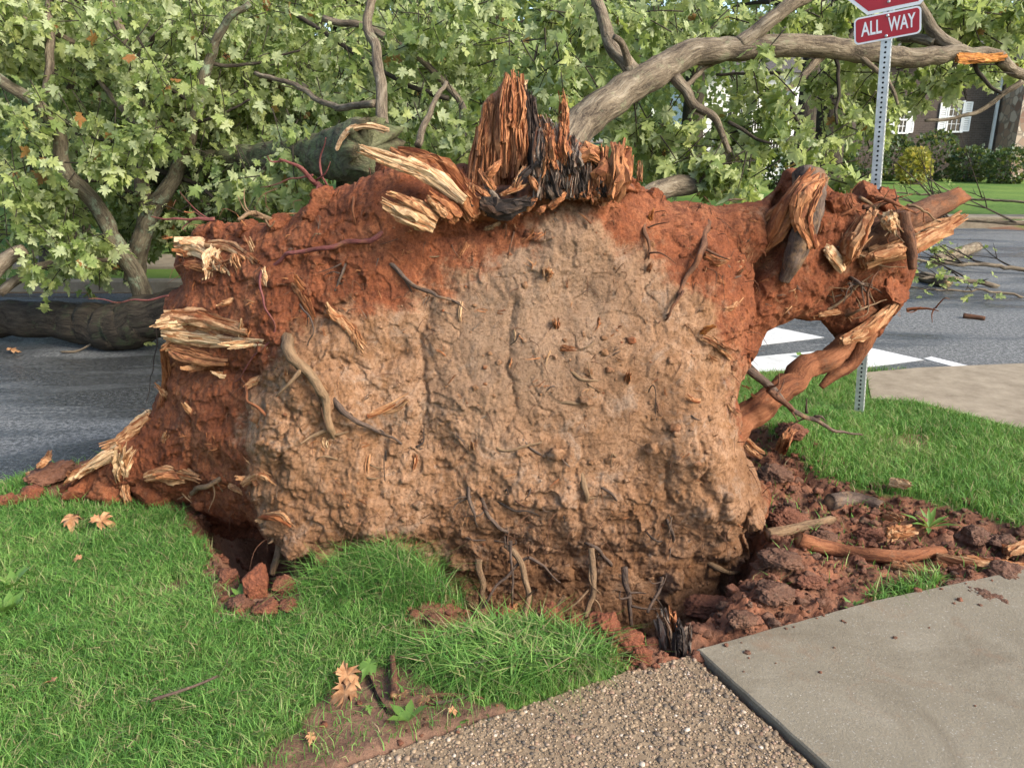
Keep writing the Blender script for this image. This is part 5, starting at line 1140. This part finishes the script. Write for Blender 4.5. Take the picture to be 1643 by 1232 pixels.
# ================================================================== SIGN POST
base = G(1378, 665); yaw = R(31); RZ = np.array([(math.cos(-yaw), -math.sin(-yaw), 0), (math.sin(-yaw), math.cos(-yaw), 0), (0, 0, 1)])
top = W(1432, -60, 4.60); ax = top - base; L = np.linalg.norm(ax); ax /= L
e1 = RZ @ np.array((1., 0, 0)); e1 -= ax * np.dot(e1, ax); e1 /= np.linalg.norm(e1); e2 = np.cross(ax, e1)   # e1 right along plate, e2 away
FR = np.stack([e1, e2, ax], 1)
post = thing('stop_sign', 'stop sign with ALL WAY plate on a perforated galvanised steel post', 'stop sign', base)
def pl(a, b, c): return base + FR @ np.array((a, b, c))
V, F = box((0, 0, L / 2 - .15), (.05, .05, L + .3)); part('post', V @ FR.T + base, F, 'galvanised', post, smooth=False)
its = []
th8 = np.linspace(0, 2 * np.pi, 8, endpoint=False)
for k in range(int(L / .0254)):
    z = .02 + k * .0254
    for d in (0, 1):
        q = np.c_[.0062 * np.cos(th8), np.full(8, -.0258), .0062 * np.sin(th8) + z] if d == 0 else np.c_[np.full(8, .0258), .0062 * np.cos(th8), .0062 * np.sin(th8) + z]
        c = np.array([(0, -.0256, z)]) if d == 0 else np.array([(.0256, 0, z)])
        v = np.vstack([q, c]) @ FR.T + base; f = np.array([(8, i, (i + 1) % 8) for i in range(8)]); its.append((v, f))
V, F, A = join(its); part('punched_hole', V, F, 'hole', post, kind='stuff', smooth=False)
def rounded(w, h, r, n=6):
    out = []
    for cx, cy, a0 in ((w / 2 - r, h / 2 - r, 0), (-w / 2 + r, h / 2 - r, 90), (-w / 2 + r, -h / 2 + r, 180), (w / 2 - r, -h / 2 + r, 270)):
        for k in range(n): q = R(a0 + 90 * k / (n - 1)); out.append((cx + r * math.cos(q), cy + r * math.sin(q)))
    return np.array(out)
def plate(outline, y0, y1, cz, tilt, mat, name, parent, off=(0, 0)):
    n = len(outline); c, s = math.cos(tilt), math.sin(tilt); O = np.asarray(outline) + np.array(off)
    O = np.c_[O[:, 0] * c - O[:, 1] * s, O[:, 0] * s + O[:, 1] * c + cz]
    V = np.concatenate([np.c_[O[:, 0], np.full(n, y0), O[:, 1]], np.c_[O[:, 0], np.full(n, y1), O[:, 1]]])
    side = np.array([(k, (k + 1) % n, n + (k + 1) % n, n + k) for k in range(n)])
    return part(name, V @ FR.T + base, [side, np.arange(n)[::-1][None, :], (np.arange(n) + n)[None, :]], mat, parent, smooth=False)
def zat(px, py):                                                    # height along the post
    v = ray(px, py); best = min(np.linspace(1.5, 3, 600), key=lambda c: abs(project([pl(0, -.03, c)])[1][0] - py)); return best
TL = R(4.5); PZ = zat(1425, 42)
pw = plate(rounded(.325, .136, .024), -.027, -.0285, PZ, TL, 'sign_white', 'all_way_plate', post)
plate(rounded(.308, .119, .017), -.0285, -.0293, PZ, TL, 'sign_red', 'red_panel', pw)
def lettering(txt, size, cz, xs, mat, tilt, parent, wide=1., cx=0., thick=.0):
    cu = bpy.data.curves.new('lettering', 'FONT'); cu.body = txt; cu.size = size; cu.align_x = 'CENTER'; cu.align_y = 'CENTER'; cu.extrude = .0004; cu.offset = thick; cu.resolution_u = 3
    ob = bpy.data.objects.new('tmp', cu); COL.objects.link(ob); dg = bpy.context.evaluated_depsgraph_get(); me = bpy.data.meshes.new_from_object(ob.evaluated_get(dg))
    V = np.array([v.co for v in me.vertices]); Fs = {}
    for p in me.polygons: Fs.setdefault(len(p.vertices), []).append(list(p.vertices))
    bpy.data.objects.remove(ob)
    V[:, 0] = V[:, 0] * wide + cx; c, s = math.cos(tilt), math.sin(tilt)
    Q = np.c_[V[:, 0] * c - V[:, 1] * s, -.0300 - V[:, 2], V[:, 0] * s + V[:, 1] * c + cz]
    return part('lettering', Q @ FR.T + base, [np.array(f) for f in Fs.values()], mat, parent, smooth=False)
lettering('ALL', .098, PZ, 0, 'sign_white', TL, pw, .62, -.076, .0018); lettering('WAY', .098, PZ, 0, 'sign_white', TL, pw, .56, .070, .0018)
OZ = PZ + .068 + .006 + .305
oc = lambda r: np.array([(r / math.cos(R(22.5)) * math.cos(R(22.5 + 45 * k)), r / math.cos(R(22.5)) * math.sin(R(22.5 + 45 * k))) for k in range(8)])
so = plate(oc(.305), -.027, -.0285, OZ, TL, 'sign_white', 'octagon_plate', post); plate(oc(.288), -.0285, -.0293, OZ, TL, 'sign_red', 'red_panel', so)
lettering('STOP', .27, OZ, 0, 'sign_white', TL, so, .72, 0, .004)
for cz, pr in ((PZ + .050, pw), (PZ - .050, pw), (OZ - .262, so), (OZ + .262, so)):
    V, F = ICO[1]; part('bolt', (V * np.array((.008, .004, .008)) + np.array((0, -.031, cz))) @ FR.T + base, F, 'galvanised', pr)
# small street-name blade glimpsed through the leaves above the stump
sn = thing('street_sign', 'small white and light blue street sign glimpsed through leaves above the stump', 'sign', (W(884, 117, 9)[0], 9, -.1))
c = W(884, 117, 9); part('blade', *box(c, (.30, .02, .15)), 'sign_white', sn, smooth=False); part('blue_band', *box(c + np.array((-.05, -.014, .02)), (.19, .008, .05)), 'sign_blue', sn, smooth=False)
V, F, A = tube([(c[0], 9.02, -.12), (c[0], 9.02, c[2] - .06)], (.025, .025), 10, 6); part('post', V, F, 'galvanised', sn, attrs=A)

# ================================================================== LOOSE THINGS
def gz1(x, y): return float(gz(np.array([x]), np.array([y]))[0])
def gpt(px, py, lift=0.):
    g = G(px, py)
    for _ in range(3): g = G(px, py, gz1(g[0], g[1]))
    return g + np.array((0, 0, lift))
def clod_thing(px, py, r, label, red=.5, grp='soil clods thrown onto the grass and walk', ang=0., sq=(1.2, 1, .62), rough=.5, seed=None):
    g = gpt(px, py); rr = r * ppx(g); V, F = clod(g + np.array((0, 0, rr * .45)), rr, seed or int(px + py), 4, rough, sq, ang)
    solo('soil_clod', V, F, 'earth', label, 'soil clod', grp, attrs={'red': np.full(len(V), red)})
clod_thing(412, 945, 26, 'block-shaped red clay clod at the pit edge', 1., ang=1., sq=(1.1, .8, .95), rough=.16)
for x, y, r, l, rd in [(432, 982, 19, 'rounded reddish clod in the grass below the block-shaped clod', .7), (388, 975, 15, 'brown crumbly clod left of the rounded reddish clod', .3), (465, 975, 14, 'small clod right of the rounded reddish clod', .6), (366, 932, 15, 'clod on the pit lip behind the block-shaped clod', .6), (455, 945, 16, 'small clod touching the hanging tan root', .7),
                       (55, 797, 13, 'small red clod in grass at the road edge', 1.), (10, 808, 12, 'pale red clod beside the road at grass edge', .8), (30, 806, 9, 'tiny red clod at the grass edge by the road', .9), (85, 770, 24, 'dark upright clod with wood shards at the road edge', .3),
                       (1578, 985, 26, 'large crumbly brown clod lying on the concrete slab', .1), (1535, 960, 22, 'brown clod left of the large one on the slab', .2), (1610, 940, 26, 'brown lump of soil at the slab edge by planks', .15), (1640, 965, 14, 'small dark clod on the concrete slab', .1), (1510, 970, 12, 'small dark crumb on the slab corner', .1),
                       (1366, 1000, 5, 'tiny red crumb on the concrete slab edge', .9), (1225, 1018, 11, 'flat red crumb at the slab edge', .9), (700, 1000, 14, 'brown clod in the grass by the lip', .4), (240, 905, 6, 'tiny pale clod in the lawn', .2), (450, 900, 6, 'tiny pale clod at the pit edge', .3)]:
    clod_thing(x, y, r, l, rd)
for k, (x, y, r, l) in enumerate([(880, 1000, 20, 'red crumbly clod on the lip right of the pinkish wood chunk'), (925, 1006, 17, 'red clod on the pit lip beside a hanging tan root'), (968, 1016, 24, 'biggest bright red crumbly clod on the pit lip'), (1005, 1036, 20, 'red clod on the lip left of the splintered stub'), (1028, 1060, 15, 'small red clod between tuft and splintered stub'), (812, 992, 13, 'small brownish clod left of the pinkish wood chunk')]):
    clod_thing(x, y, r, l, 1., 'red clods on the pit lip', rough=.6, sq=(1.25, 1, .7))
for k, (x, y, r, l) in enumerate([(1140, 985, 24, 'brown crumbly clod behind the splintered wood stub'), (1190, 1000, 17, 'small brown clod between the wood stub and the slab edge'), (1240, 960, 20, 'brown clod sunk in the trench soil below the plate'), (1300, 940, 15, 'small brown clod near the green sprig'), (1250, 905, 22, 'grey brown clod in the hollow beside the plate foot'), (1322, 868, 15, 'brown clod resting behind the reddish root'), (1262, 842, 20, 'dark clod beside the opening at the plate foot'), (1240, 770, 20, 'brown clod at the foot of the dark soil hump'),
                                  (1300, 760, 14, 'small brown clod where the lawn edge is torn'), (1395, 865, 14, 'small clod above the broad pale wood chunk'), (1560, 868, 17, 'brown clod beyond the weed in the trench'), (1606, 884, 18, 'dark clod beside the thick pale wood piece'), (1270, 700, 18, 'dark clod on top of the soil hump by the diagonal root')]):
    clod_thing(x, y, r, l, .1 + .5 * (k % 3 == 0), 'clods in the trench', rough=.55, sq=(1.3, 1.1, .62))
def crumbs():
    n = 24000; x, y = rng.uniform(-1.9, 2.9, n), rng.uniform(1.75, 4.3, n)
    w = np.maximum.reduce([sm(-.06, .02, sdpoly(TRENCH, x, y)), sm(-.05, .02, sdpoly(LIP, x, y)), sm(-.05, .02, sdpoly(LEFTSOIL, x, y)), .8 * sm(-.05, .02, sdpoly(LCLOD, x, y)), .12 * sm(-.03, .02, sdpoly(BARE, x, y)), .6 * sm(-.1, .05, sdpoly(PIT, x, y)), .004 * np.ones(n), .16 * sm(-.35, .0, sdpoly(TRENCH, x, y))])
    k = (rng.uniform(size=n) < w) & ((np.maximum(sdpoly(AGG, x, y), sdpoly(CONC, x, y)) < 0.) | (rng.uniform(size=n) < .18)); x, y = x[k], y[k]; m = len(x)
    s = np.clip(.0035 * rng.pareto(1.8, m) + .003, .003, .020); Vt, Ft = ICO[1]
    nv = len(Vt); D = 1 + .30 * rng.normal(size=(m, nv)).clip(-1.6, 1.6)
    V = Vt[None] * D[..., None] * s[:, None, None] * np.array((1.15, 1, .8)); z = np.maximum(gz(x, y), np.where(sdpoly(CONC, x, y) > 0, .012, np.where(sdpoly(AGG, x, y) > 0, .0, -9)))
    s = s
    V = V + np.stack([x, y, z + s * .2], 1)[:, None]
    red = np.clip(.35 + .5 * fbm(P3(x, y), 3, 3, 8) + rng.normal(size=m) * .25, 0, 1)
    F = (Ft[None] + (np.arange(m) * nv)[:, None, None]).reshape(-1, 3)
    solo('soil_crumbs', V.reshape(-1, 3), F, 'earth', 'loose brown and red soil crumbs round the pit', 'loose soil', kind='stuff', attrs={'red': np.repeat(red, nv)})
crumbs()
# wood and roots lying about
def stick(pts, r, mat, label, cat, name, grp=None, lift=.6, ragged=(.01, .02), segs=9, grain=.2, flat=.8, bark=.15, up=0.):
    P = np.array([gpt(x, y) for x, y in pts]); m = ppx(P[0]); P[:, 2] += r * m * lift; P[-1, 2] += up
    if mat in WOODS:
        V, F, A = shards(P, r * m * .8, 34, len(bpy.data.objects), .3); return solo(name, V, F, mat, label, cat, grp, attrs=A, smooth=False)
    V, F, A = tube(P, np.linspace(r, r * .75, len(P)) * m, segs, max(10, len(P) * 7), bark, 40, grain, ragged, flat, len(bpy.data.objects), .006)
    return solo(name, V, F, mat, label, cat, grp, attrs=A)
stick([(820, 982), (838, 970), (858, 958)], 11, 'fresh_wood', 'pinkish broken wood chunk on the lip above the tuft', 'wood chunk', 'wood_chunk')
t = thing('splintered_stub', 'dark weathered splintered wood stub standing at the slab corner', 'wood stub', gpt(1078, 1045))
for k, (x0, y0, x1, y1, r, m) in enumerate([(1070, 1045, 1060, 985, 13, 'grey_wood'), (1082, 1045, 1074, 984, 12, 'root_red'), (1092, 1046, 1088, 1000, 11, 'dark_wood'), (1100, 1042, 1104, 1004, 8, 'root_bark'), (1064, 1040, 1056, 1000, 8, 'dark_wood')]):
    a = gpt(x0, y0); b = W(x1, y1, a[1] + .03); mm = ppx(a); V, F, A = shards([a - (0, 0, .03), (a + b) / 2, b], np.array((1, 1, .7)) * r * mm, 16, 50 + k, .4); part('splinter', V, F, {'root_red': 'orange_wood', 'root_bark': 'grey_wood'}.get(m, m), t, attrs=A, smooth=False)
stick([(1280, 880), (1340, 896), (1420, 906), (1505, 900)], 12, 'root_clay', 'reddish root lying across the trench, tapering to the planks', 'root', 'torn_root', lift=1.2)
stick([(1230, 870), (1270, 860), (1330, 845)], 10, 'root_tan', 'tan root stub in the trench near the plate foot', 'root', 'torn_root', lift=1.2)
stick([(1330, 812), (1370, 808), (1410, 820)], 14, 'root_grey', 'smooth grey root showing through the trench soil', 'root', 'torn_root', lift=.5)
stick([(1500, 905), (1570, 918), (1650, 925)], 9, 'fresh_wood', 'long pale splintered plank at the slab edge', 'wood plank', 'wood_plank', lift=1.5, flat=.5)
stick([(1610, 905), (1650, 895), (1690, 900)], 12, 'fresh_wood', 'thick pale wood piece beyond the slab, by the long plank', 'wood piece', 'wood_piece', lift=1.5)
stick([(1426, 792), (1455, 797)], 9, 'pale_wood', 'short pale wood end sticking from the trench by the lawn', 'wood piece', 'wood_piece', lift=2.)
stick([(1418, 842), (1440, 848)], 8, 'fresh_wood', 'small flat wood chip in the middle of the trench', 'wood chip', 'wood_chip', lift=2.)
stick([(1418, 884), (1452, 880)], 14, 'fresh_wood', 'broad pale torn wood chunk on the trench root', 'wood chunk', 'wood_chunk', lift=2., flat=.5)
stick([(1430, 915), (1480, 925)], 7, 'fresh_wood', 'thin wood shard beside the grass tuft at the slab', 'wood shard', 'wood_shard', lift=1.5)
stick([(1250, 745), (1258, 725), (1268, 710)], 11, 'orange_wood', 'orange twisted root stub in the dark soil hump', 'root', 'torn_root', lift=2.)
stick([(633, 1125), (632, 1090), (630, 1062)], 8, 'root_bark', 'dark bark stick lying on bare soil by the dead leaves', 'stick', 'stick', lift=1.2)
stick([(690, 1120), (730, 1118), (768, 1122)], 4, 'root_bark', 'thin reddish twig at the grass edge by the pebbled slab', 'twig', 'twig', lift=1.)
stick([(700, 1135), (735, 1128), (765, 1115)], 3, 'root_grey', 'thin grey twig crossing the reddish twig', 'twig', 'twig', lift=2.)
stick([(590, 1085), (605, 1120), (625, 1150)], 3.5, 'dark_wood', 'thin dark stem between the dead leaves', 'twig', 'twig', lift=1.)
stick([(250, 1158), (300, 1140), (352, 1118)], 2.5, 'root_grey', 'thin grey stick with pale tip lying in the lawn', 'stick', 'stick', lift=14.)
stick([(70, 780), (82, 768), (86, 750)], 6, 'fresh_wood', 'pale shard on the dark clod at the road edge', 'wood shard', 'wood_shard', lift=5.)
stick([(48, 776), (66, 782)], 5, 'fresh_wood', 'pale shard lying in grass at the road edge', 'wood shard', 'wood_shard', lift=3.)
stick([(100, 772), (115, 778)], 5, 'orange_wood', 'reddish shard right of the dark clod', 'wood shard', 'wood_shard', lift=3.)
def leaf_thing(px, py, size, mat, label, cat, lift=.012, tip=None, tilt=.35, seed=0):
    g = gpt(px, py, lift); rs = np.random.default_rng(int(px * 3 + py)); q = rs.uniform(0, 6.28) if tip is None else tip
    sz = size * .75 * ppx(g); V, F = leaf_template(.8, .5, int(px))
    d = np.array([[math.cos(q), math.sin(q), .15]]); nr = np.array([[rs.normal() * tilt, -tilt + rs.normal() * tilt * .5, 1]])
    v, f, A = leaves_mesh((V, F), g[None], d, nr, np.array([sz]), np.array([.5]))
    v[:, 2] += max(0., (g[2] - lift + .004) - v[:, 2].min())
    solo(name_leaf(cat), v, f, mat, label, cat, attrs=A)
def name_leaf(cat): return cat.replace(' ', '_')
for a in [(545, 1095, 52, 'dry_leaf', 'curled tan dead leaf at the grass edge', 'dead leaf'), (575, 1135, 60, 'dry_leaf', 'large tan dead leaf on bare soil by the dark stem', 'dead leaf'), (690, 1135, 30, 'dry_leaf', 'small pinkish dead leaf near the reddish twig', 'dead leaf'), (120, 845, 36, 'dry_leaf', 'curled brown leaf in the lawn near the left soil', 'dead leaf'), (150, 855, 42, 'dry_leaf', 'pinkish brown leaf in the lawn right of the curled one', 'dead leaf'), (92, 1115, 24, 'dry_leaf', 'small orange brown leaf deep in the lawn', 'dead leaf'), (135, 912, 18, 'dry_leaf', 'tiny brown leaf fleck in the lawn', 'dead leaf'),
          (655, 1130, 26, 'dry_leaf', 'small tan leaf scrap beside the bark stick', 'dead leaf'),
          (500, 1185, 24, 'dry_leaf', 'small brown leaf scrap on the bare mud strip', 'dead leaf'),
          (720, 1152, 20, 'dry_leaf', 'tiny brown leaf scrap at the pebbled slab edge', 'dead leaf'),
          (600, 1075, 40, 'fresh_leaf', 'fresh green lobed leaf beside the bark stick', 'green leaf'), (745, 1175, 52, 'fresh_leaf', 'fresh green lobed leaf lying on the pebbled slab', 'green leaf'), (418, 1203, 34, 'fresh_leaf', 'fresh green leaf on bare soil by the lawn', 'green leaf'), (590, 1140, 18, 'fresh_leaf', 'tiny green leaf on the large dead leaf', 'green leaf'), (755, 1130, 16, 'fresh_leaf', 'tiny green leaf beside the thin twigs', 'green leaf')]:
    leaf_thing(*a, lift=.05 if a[1] < 930 or a[0] < 200 else .014)
def weed(px, py, size, n, label, name='weed', mat='fresh_leaf', long=1.):
    g = gpt(px, py); sz = size * ppx(g); t = thing(name, label, 'weed', g); Vt = np.array([(0, 0, 0), (.10, .3, .02), (.11, .6, .0), (0, 1, -.14), (-.11, .6, 0), (-.10, .3, .02), (0, .5, -.02)]) * np.array((1.6 / long, 1, 1)); Ft = np.array([(6, k, (k + 1) % 6) for k in range(6)])
    for k in range(n):
        q = k * 2.4 + px; el = random.uniform(.35, 1.3); d = np.array([[math.cos(q), math.sin(q), el]])
        v, f, A = leaves_mesh((Vt, Ft), (g + (0, 0, .005))[None], d, np.array([[-math.cos(q) * el, -math.sin(q) * el, 1.]]), np.array([sz * random.uniform(.7, 1.1)]), np.array([.5])); part('blade', v, f, mat, t, attrs=A)
weed(655, 1158, 46, 5, 'bright green seedling with broad leaves at the pebbled slab edge')
weed(20, 945, 34, 8, 'broad-leaved weed in the lawn at the left'); weed(12, 985, 40, 9, 'second broad-leaved weed in the lawn, larger and lower')
weed(1490, 848, 42, 10, 'bright green weed sprouting in the trench', long=2.); weed(1370, 985, 26, 12, 'small bright green sprig at the concrete edge'); weed(1560, 950, 16, 6, 'tiny sprig on the brown clod at the slab'); weed(385, 960, 26, 5, 'dark green weed beside the block-shaped clod')
# debris on the wet road at the right
def brush(label, c, L, n, seed, leaves=0, az=0., h=.5, r=.02, mat='bark_dark'):
    rs = np.random.default_rng(seed); t = thing('fallen_branch', label, 'branch', c); c = np.asarray(c, float); d = np.array((math.cos(az), math.sin(az), .06))
    main = [c + (0, 0, r), c + d * L * .35 + (0, 0, r + .04), c + d * L * .7 + (0, 0, r + .02), c + d * L + (0, 0, h * .3)]
    V, F, A = tube(main, (r, r * .9, r * .7, r * .3), 10, 26, .15, 20, .05, (.02, 0), seed=seed, wob=.04); part('branch_wood', V, F, 'bark', t, attrs=A)
    tips = []
    for k in range(n):
        s = rs.uniform(.1, .95); a = c + d * L * s + (0, 0, r + .03); q = az + rs.choice((-1, 1)) * rs.uniform(.4, 1.3); l = L * rs.uniform(.25, .6) * (1.1 - .5 * s)
        e = np.array((math.cos(q), math.sin(q), rs.uniform(0., 1.2) * h)); m = a + e * l * .5 + rs.normal(size=3) * .03; b = a + e * l + rs.normal(size=3) * .05; b[2] = max(b[2], c[2] + .02); m[2] = max(m[2], c[2] + .02)
        V, F, A = tube([a, m, b], (r * .45, r * .3, r * .1), 6, 12, .1, 30, seed=seed + k); tw = part('twig', V, F, mat, t, attrs=A); tips.append(b)
        for _ in range(2):
            g = m + (rs.normal(size=3) * .5 + e) * l * .3; g[2] = max(g[2], c[2] + .02)
            V, F, A = tube([m, (m + g) / 2 + rs.normal(size=3) * .01, g], (r * .25, r * .18, r * .08), 5, 7); part('twig', V, F, mat, tw, attrs=A); tips.append(g)
    if leaves:
        P = np.array(tips)[rs.integers(0, len(tips), leaves)] + rs.normal(size=(leaves, 3)) * .06; P[:, 2] = np.maximum(P[:, 2], c[2] + .06)
        V, F, A = leaves_mesh(LT[1], P, rs.normal(size=(leaves, 3)) * np.array((1, 1, .3)), rs.normal(size=(leaves, 3)) * .6 + np.array((0, -.3, 1)), rs.uniform(.06, .12, leaves), rs.uniform(0, 1, leaves)); part('foliage', V, F, 'leaf', t, attrs=A, kind='stuff')
rd = -.12
def rp(x, y): return G(x, y, rd)
brush('bare pale branch with upright twigs reaching over the far road edge', rp(1730, 372), 4.6, 8, 1, 8, math.pi * .97, .8, .05)
brush('small broken branch with leaves on the wet road, nearest the root tips', rp(1600, 462), 1.3, 10, 2, 26, math.pi * .93, .25, .03)
brush('leafy broken branch on the wet road behind the pale log', rp(1660, 440), 1.8, 10, 3, 70, math.pi * .95, .35, .03)
brush('thin bare twig heap on the wet road below the leafy branch', rp(1640, 478), 1.3, 8, 4, 24, math.pi * 1.0, .15, .014)
brush('sparse leafy litter branch on the lawn beyond the road', G(1560, 322), 2.6, 12, 5, 60, math.pi * .9, .4, .03)
brush('bare twiggy branch rising from the far kerb', G(1700, 335), 3., 6, 6, 0, math.pi * .8, 1.5, .035)
for pts, r, l in [([(1480, 452), (1520, 462)], 11, 'pale broken log piece on the wet road'), ([(1500, 425), (1566, 402)], 12, 'longer barkless log on the wet road among twigs')]:
    P = np.array([rp(x, y) + (0, 0, .06) for x, y in pts]); V, F, A = tube(P, np.full(2, r * ppx(P[0]) * .7), 12, 14, .15, 14, .1, (.03, .03), seed=int(pts[0][0])); solo('log_piece', V, F, 'bark', l, 'log', attrs=A)
P = np.array([rp(1545, 510) + (0, 0, .02), rp(1580, 514) + (0, 0, .02)]); V, F, A = tube(P, (.03, .02), 8, 10, .2, 20); solo('bark_strip', V, F, 'root_bark', 'dark strip of bark on the wet road', 'bark', attrs=A)
brush('small leafy twig lying on the road under the fallen trunk', rp(100, 568), .9, 6, 9, 14, .45, .05, .010, 'bark_dark')
for k, (x, y) in enumerate([(1352, 616), (1278, 574)]):
    g = rp(x, y) + (0, 0, .01); v, f, A = leaves_mesh(LT[k], g[None], np.array([[1., .3, .1]]), np.array([[0, -.3, 1.]]), np.array([.09]), np.array([.5])); v[:, 2] += max(0, rd + .004 - v[:, 2].min()); solo('green_leaf', v, f, 'fresh_leaf', ['green leaf lying on the white crosswalk bar', 'green leaf on asphalt between two crosswalk bars'][k], 'green leaf', attrs=A)
g = rp(12, 568); v, f, A = leaves_mesh(LT[2], (g + (0, 0, .01))[None], np.array([[1., .3, .1]]), np.array([[0, -.3, 1.]]), np.array([.1]), np.array([.5])); v[:, 2] += max(0, rd + .004 - v[:, 2].min()); solo('dead_leaf', v, f, 'dry_leaf', 'red brown leaf on the road before the fallen trunk', 'dead leaf', attrs=A)

# ================================================================== GRASS
def blades(x, y, h, w, rnd, lean):
    n = len(x); z = gz(x, y) - .008; q = rng.uniform(0, 6.28, n); d = np.stack([np.cos(q), np.sin(q), 0 * q], 1); s = np.stack([-np.sin(q), np.cos(q), 0 * q], 1)
    q2 = rng.uniform(0, 6.28, n); s = np.stack([np.cos(q2), np.sin(q2), 0 * q2], 1)
    b = np.stack([x, y, z], 1); up = np.array((0, 0, 1.))
    L1 = (lean * rng.uniform(.1, .5, n))[:, None]; L2 = (lean * rng.uniform(.6, 1.5, n))[:, None]; H = h[:, None]
    m = b + up * H * .55 + d * H * L1 * .5; t = b + up * H * np.sqrt(np.maximum(.2, 1 - .4 * L2 ** 2)) + d * H * L2
    Wd = w[:, None] / 2
    V = np.stack([b - s * Wd, b + s * Wd, m - s * Wd * .85, m + s * Wd * .85, t], 1).reshape(-1, 3)
    k = (np.arange(n) * 5)[:, None]; F3 = np.concatenate([k + np.array((0, 1, 3)), k + np.array((0, 3, 2)), k + np.array((2, 3, 4))])
    return V, F3, np.repeat(rnd, 5)
def lawn():
    items = []
    def scatter(n, bx, hfun, w, lean, keep=None, rb=0.):
        x, y = rng.uniform(bx[0], bx[1], n), rng.uniform(bx[2], bx[3], n)
        u, v = project(P3(x, y, np.zeros(n))); g = grassy(x, y) if keep is None else keep(x, y)
        k = (u > -170) & (u < 1820) & (v < 1330) & (rng.uniform(size=n) < g); x, y = x[k], y[k]; m = len(x)
        pn = fbm(P3(x, y), 2.2, 3, 15); pf = fbm(P3(x, y), 14, 2, 16)
        h = hfun(x, y) * rng.uniform(.45, 1.2, m) * (1 + .35 * pf); rn = np.clip(rng.beta(1.5, 1.7, m) * .9 + .42 * pn + .2 * pf + rb, 0, .9); dead = rng.uniform(size=m) < .08 + .16 * sm(.0, .45, pf); rn[dead] = rng.uniform(.9, 1, dead.sum())
        V, F, r = blades(x, y, h, w * rng.uniform(.6, 1.3, m), rn, lean * rng.uniform(.5, 1.4, m)); items.append((V, F, {'rnd': r}))
    one = lambda a: (lambda x, y: np.full(len(x), a))
    scatter(170000, (-2.75, .5, 1.35, 3.2), lambda x, y: .05 * (1 + .9 * sm(.05, .6, fbm(P3(x, y), 5, 2, 19))), .0030, .95)
    scatter(90000, (-3.9, -.9, 2.2, 4.4), one(.055), .0036, .7)
    scatter(130000, (.9, 4.0, 2.6, 5.6), one(.060), .0040, .7, rb=.08)
    scatter(30000, (-1.6, 2.6, 3.9, 5.5), one(.06), .004, .7)
    def blob(px, py, r, pw=2.):
        c = G(px, py); return lambda x, y: np.exp(-(((x - c[0]) ** 2 + (y - c[1]) ** 2) / (r * r)) ** pw)
    scatter(11000, (-.75, -.1, 2.45, 2.95), one(.125), .0028, 1.1, blob(655, 945, .15, 1.), -.08)
    scatter(3500, (-.8, -.2, 2.4, 2.95), one(.12), .003, 1.2, blob(560, 935, .17), -.05)
    TUFT = gp([(655, 1075), (700, 1035), (790, 1012), (880, 1015), (960, 1035), (992, 1065), (960, 1085), (880, 1105), (800, 1118), (740, 1112)])
    scatter(9000, (-.4, .4, 2., 2.4), one(.115), .0052, 1.15, lambda x, y: sm(-.01, .05, sdpoly(TUFT, x, y)), .06)
    T2 = gp([(1385, 950), (1420, 930), (1500, 918), (1522, 930), (1500, 945), (1420, 965)]); scatter(5200, (1.1, 1.8, 2.4, 2.8), one(.075), .0048, .9, lambda x, y: sm(-.01, .03, sdpoly(T2, x, y)), .05)
    T3 = gp([(1290, 690), (1330, 665), (1370, 690), (1330, 702)]); scatter(1500, (1.3, 2.0, 3.9, 4.6), one(.12), .005, 1.3, lambda x, y: sm(-.02, .04, sdpoly(T3, x, y)), -.2)
    V, F, A = join(items); solo('grass', V, F, 'grass', 'green lawn grass round the root plate', 'grass', kind='stuff', attrs=A)
lawn()
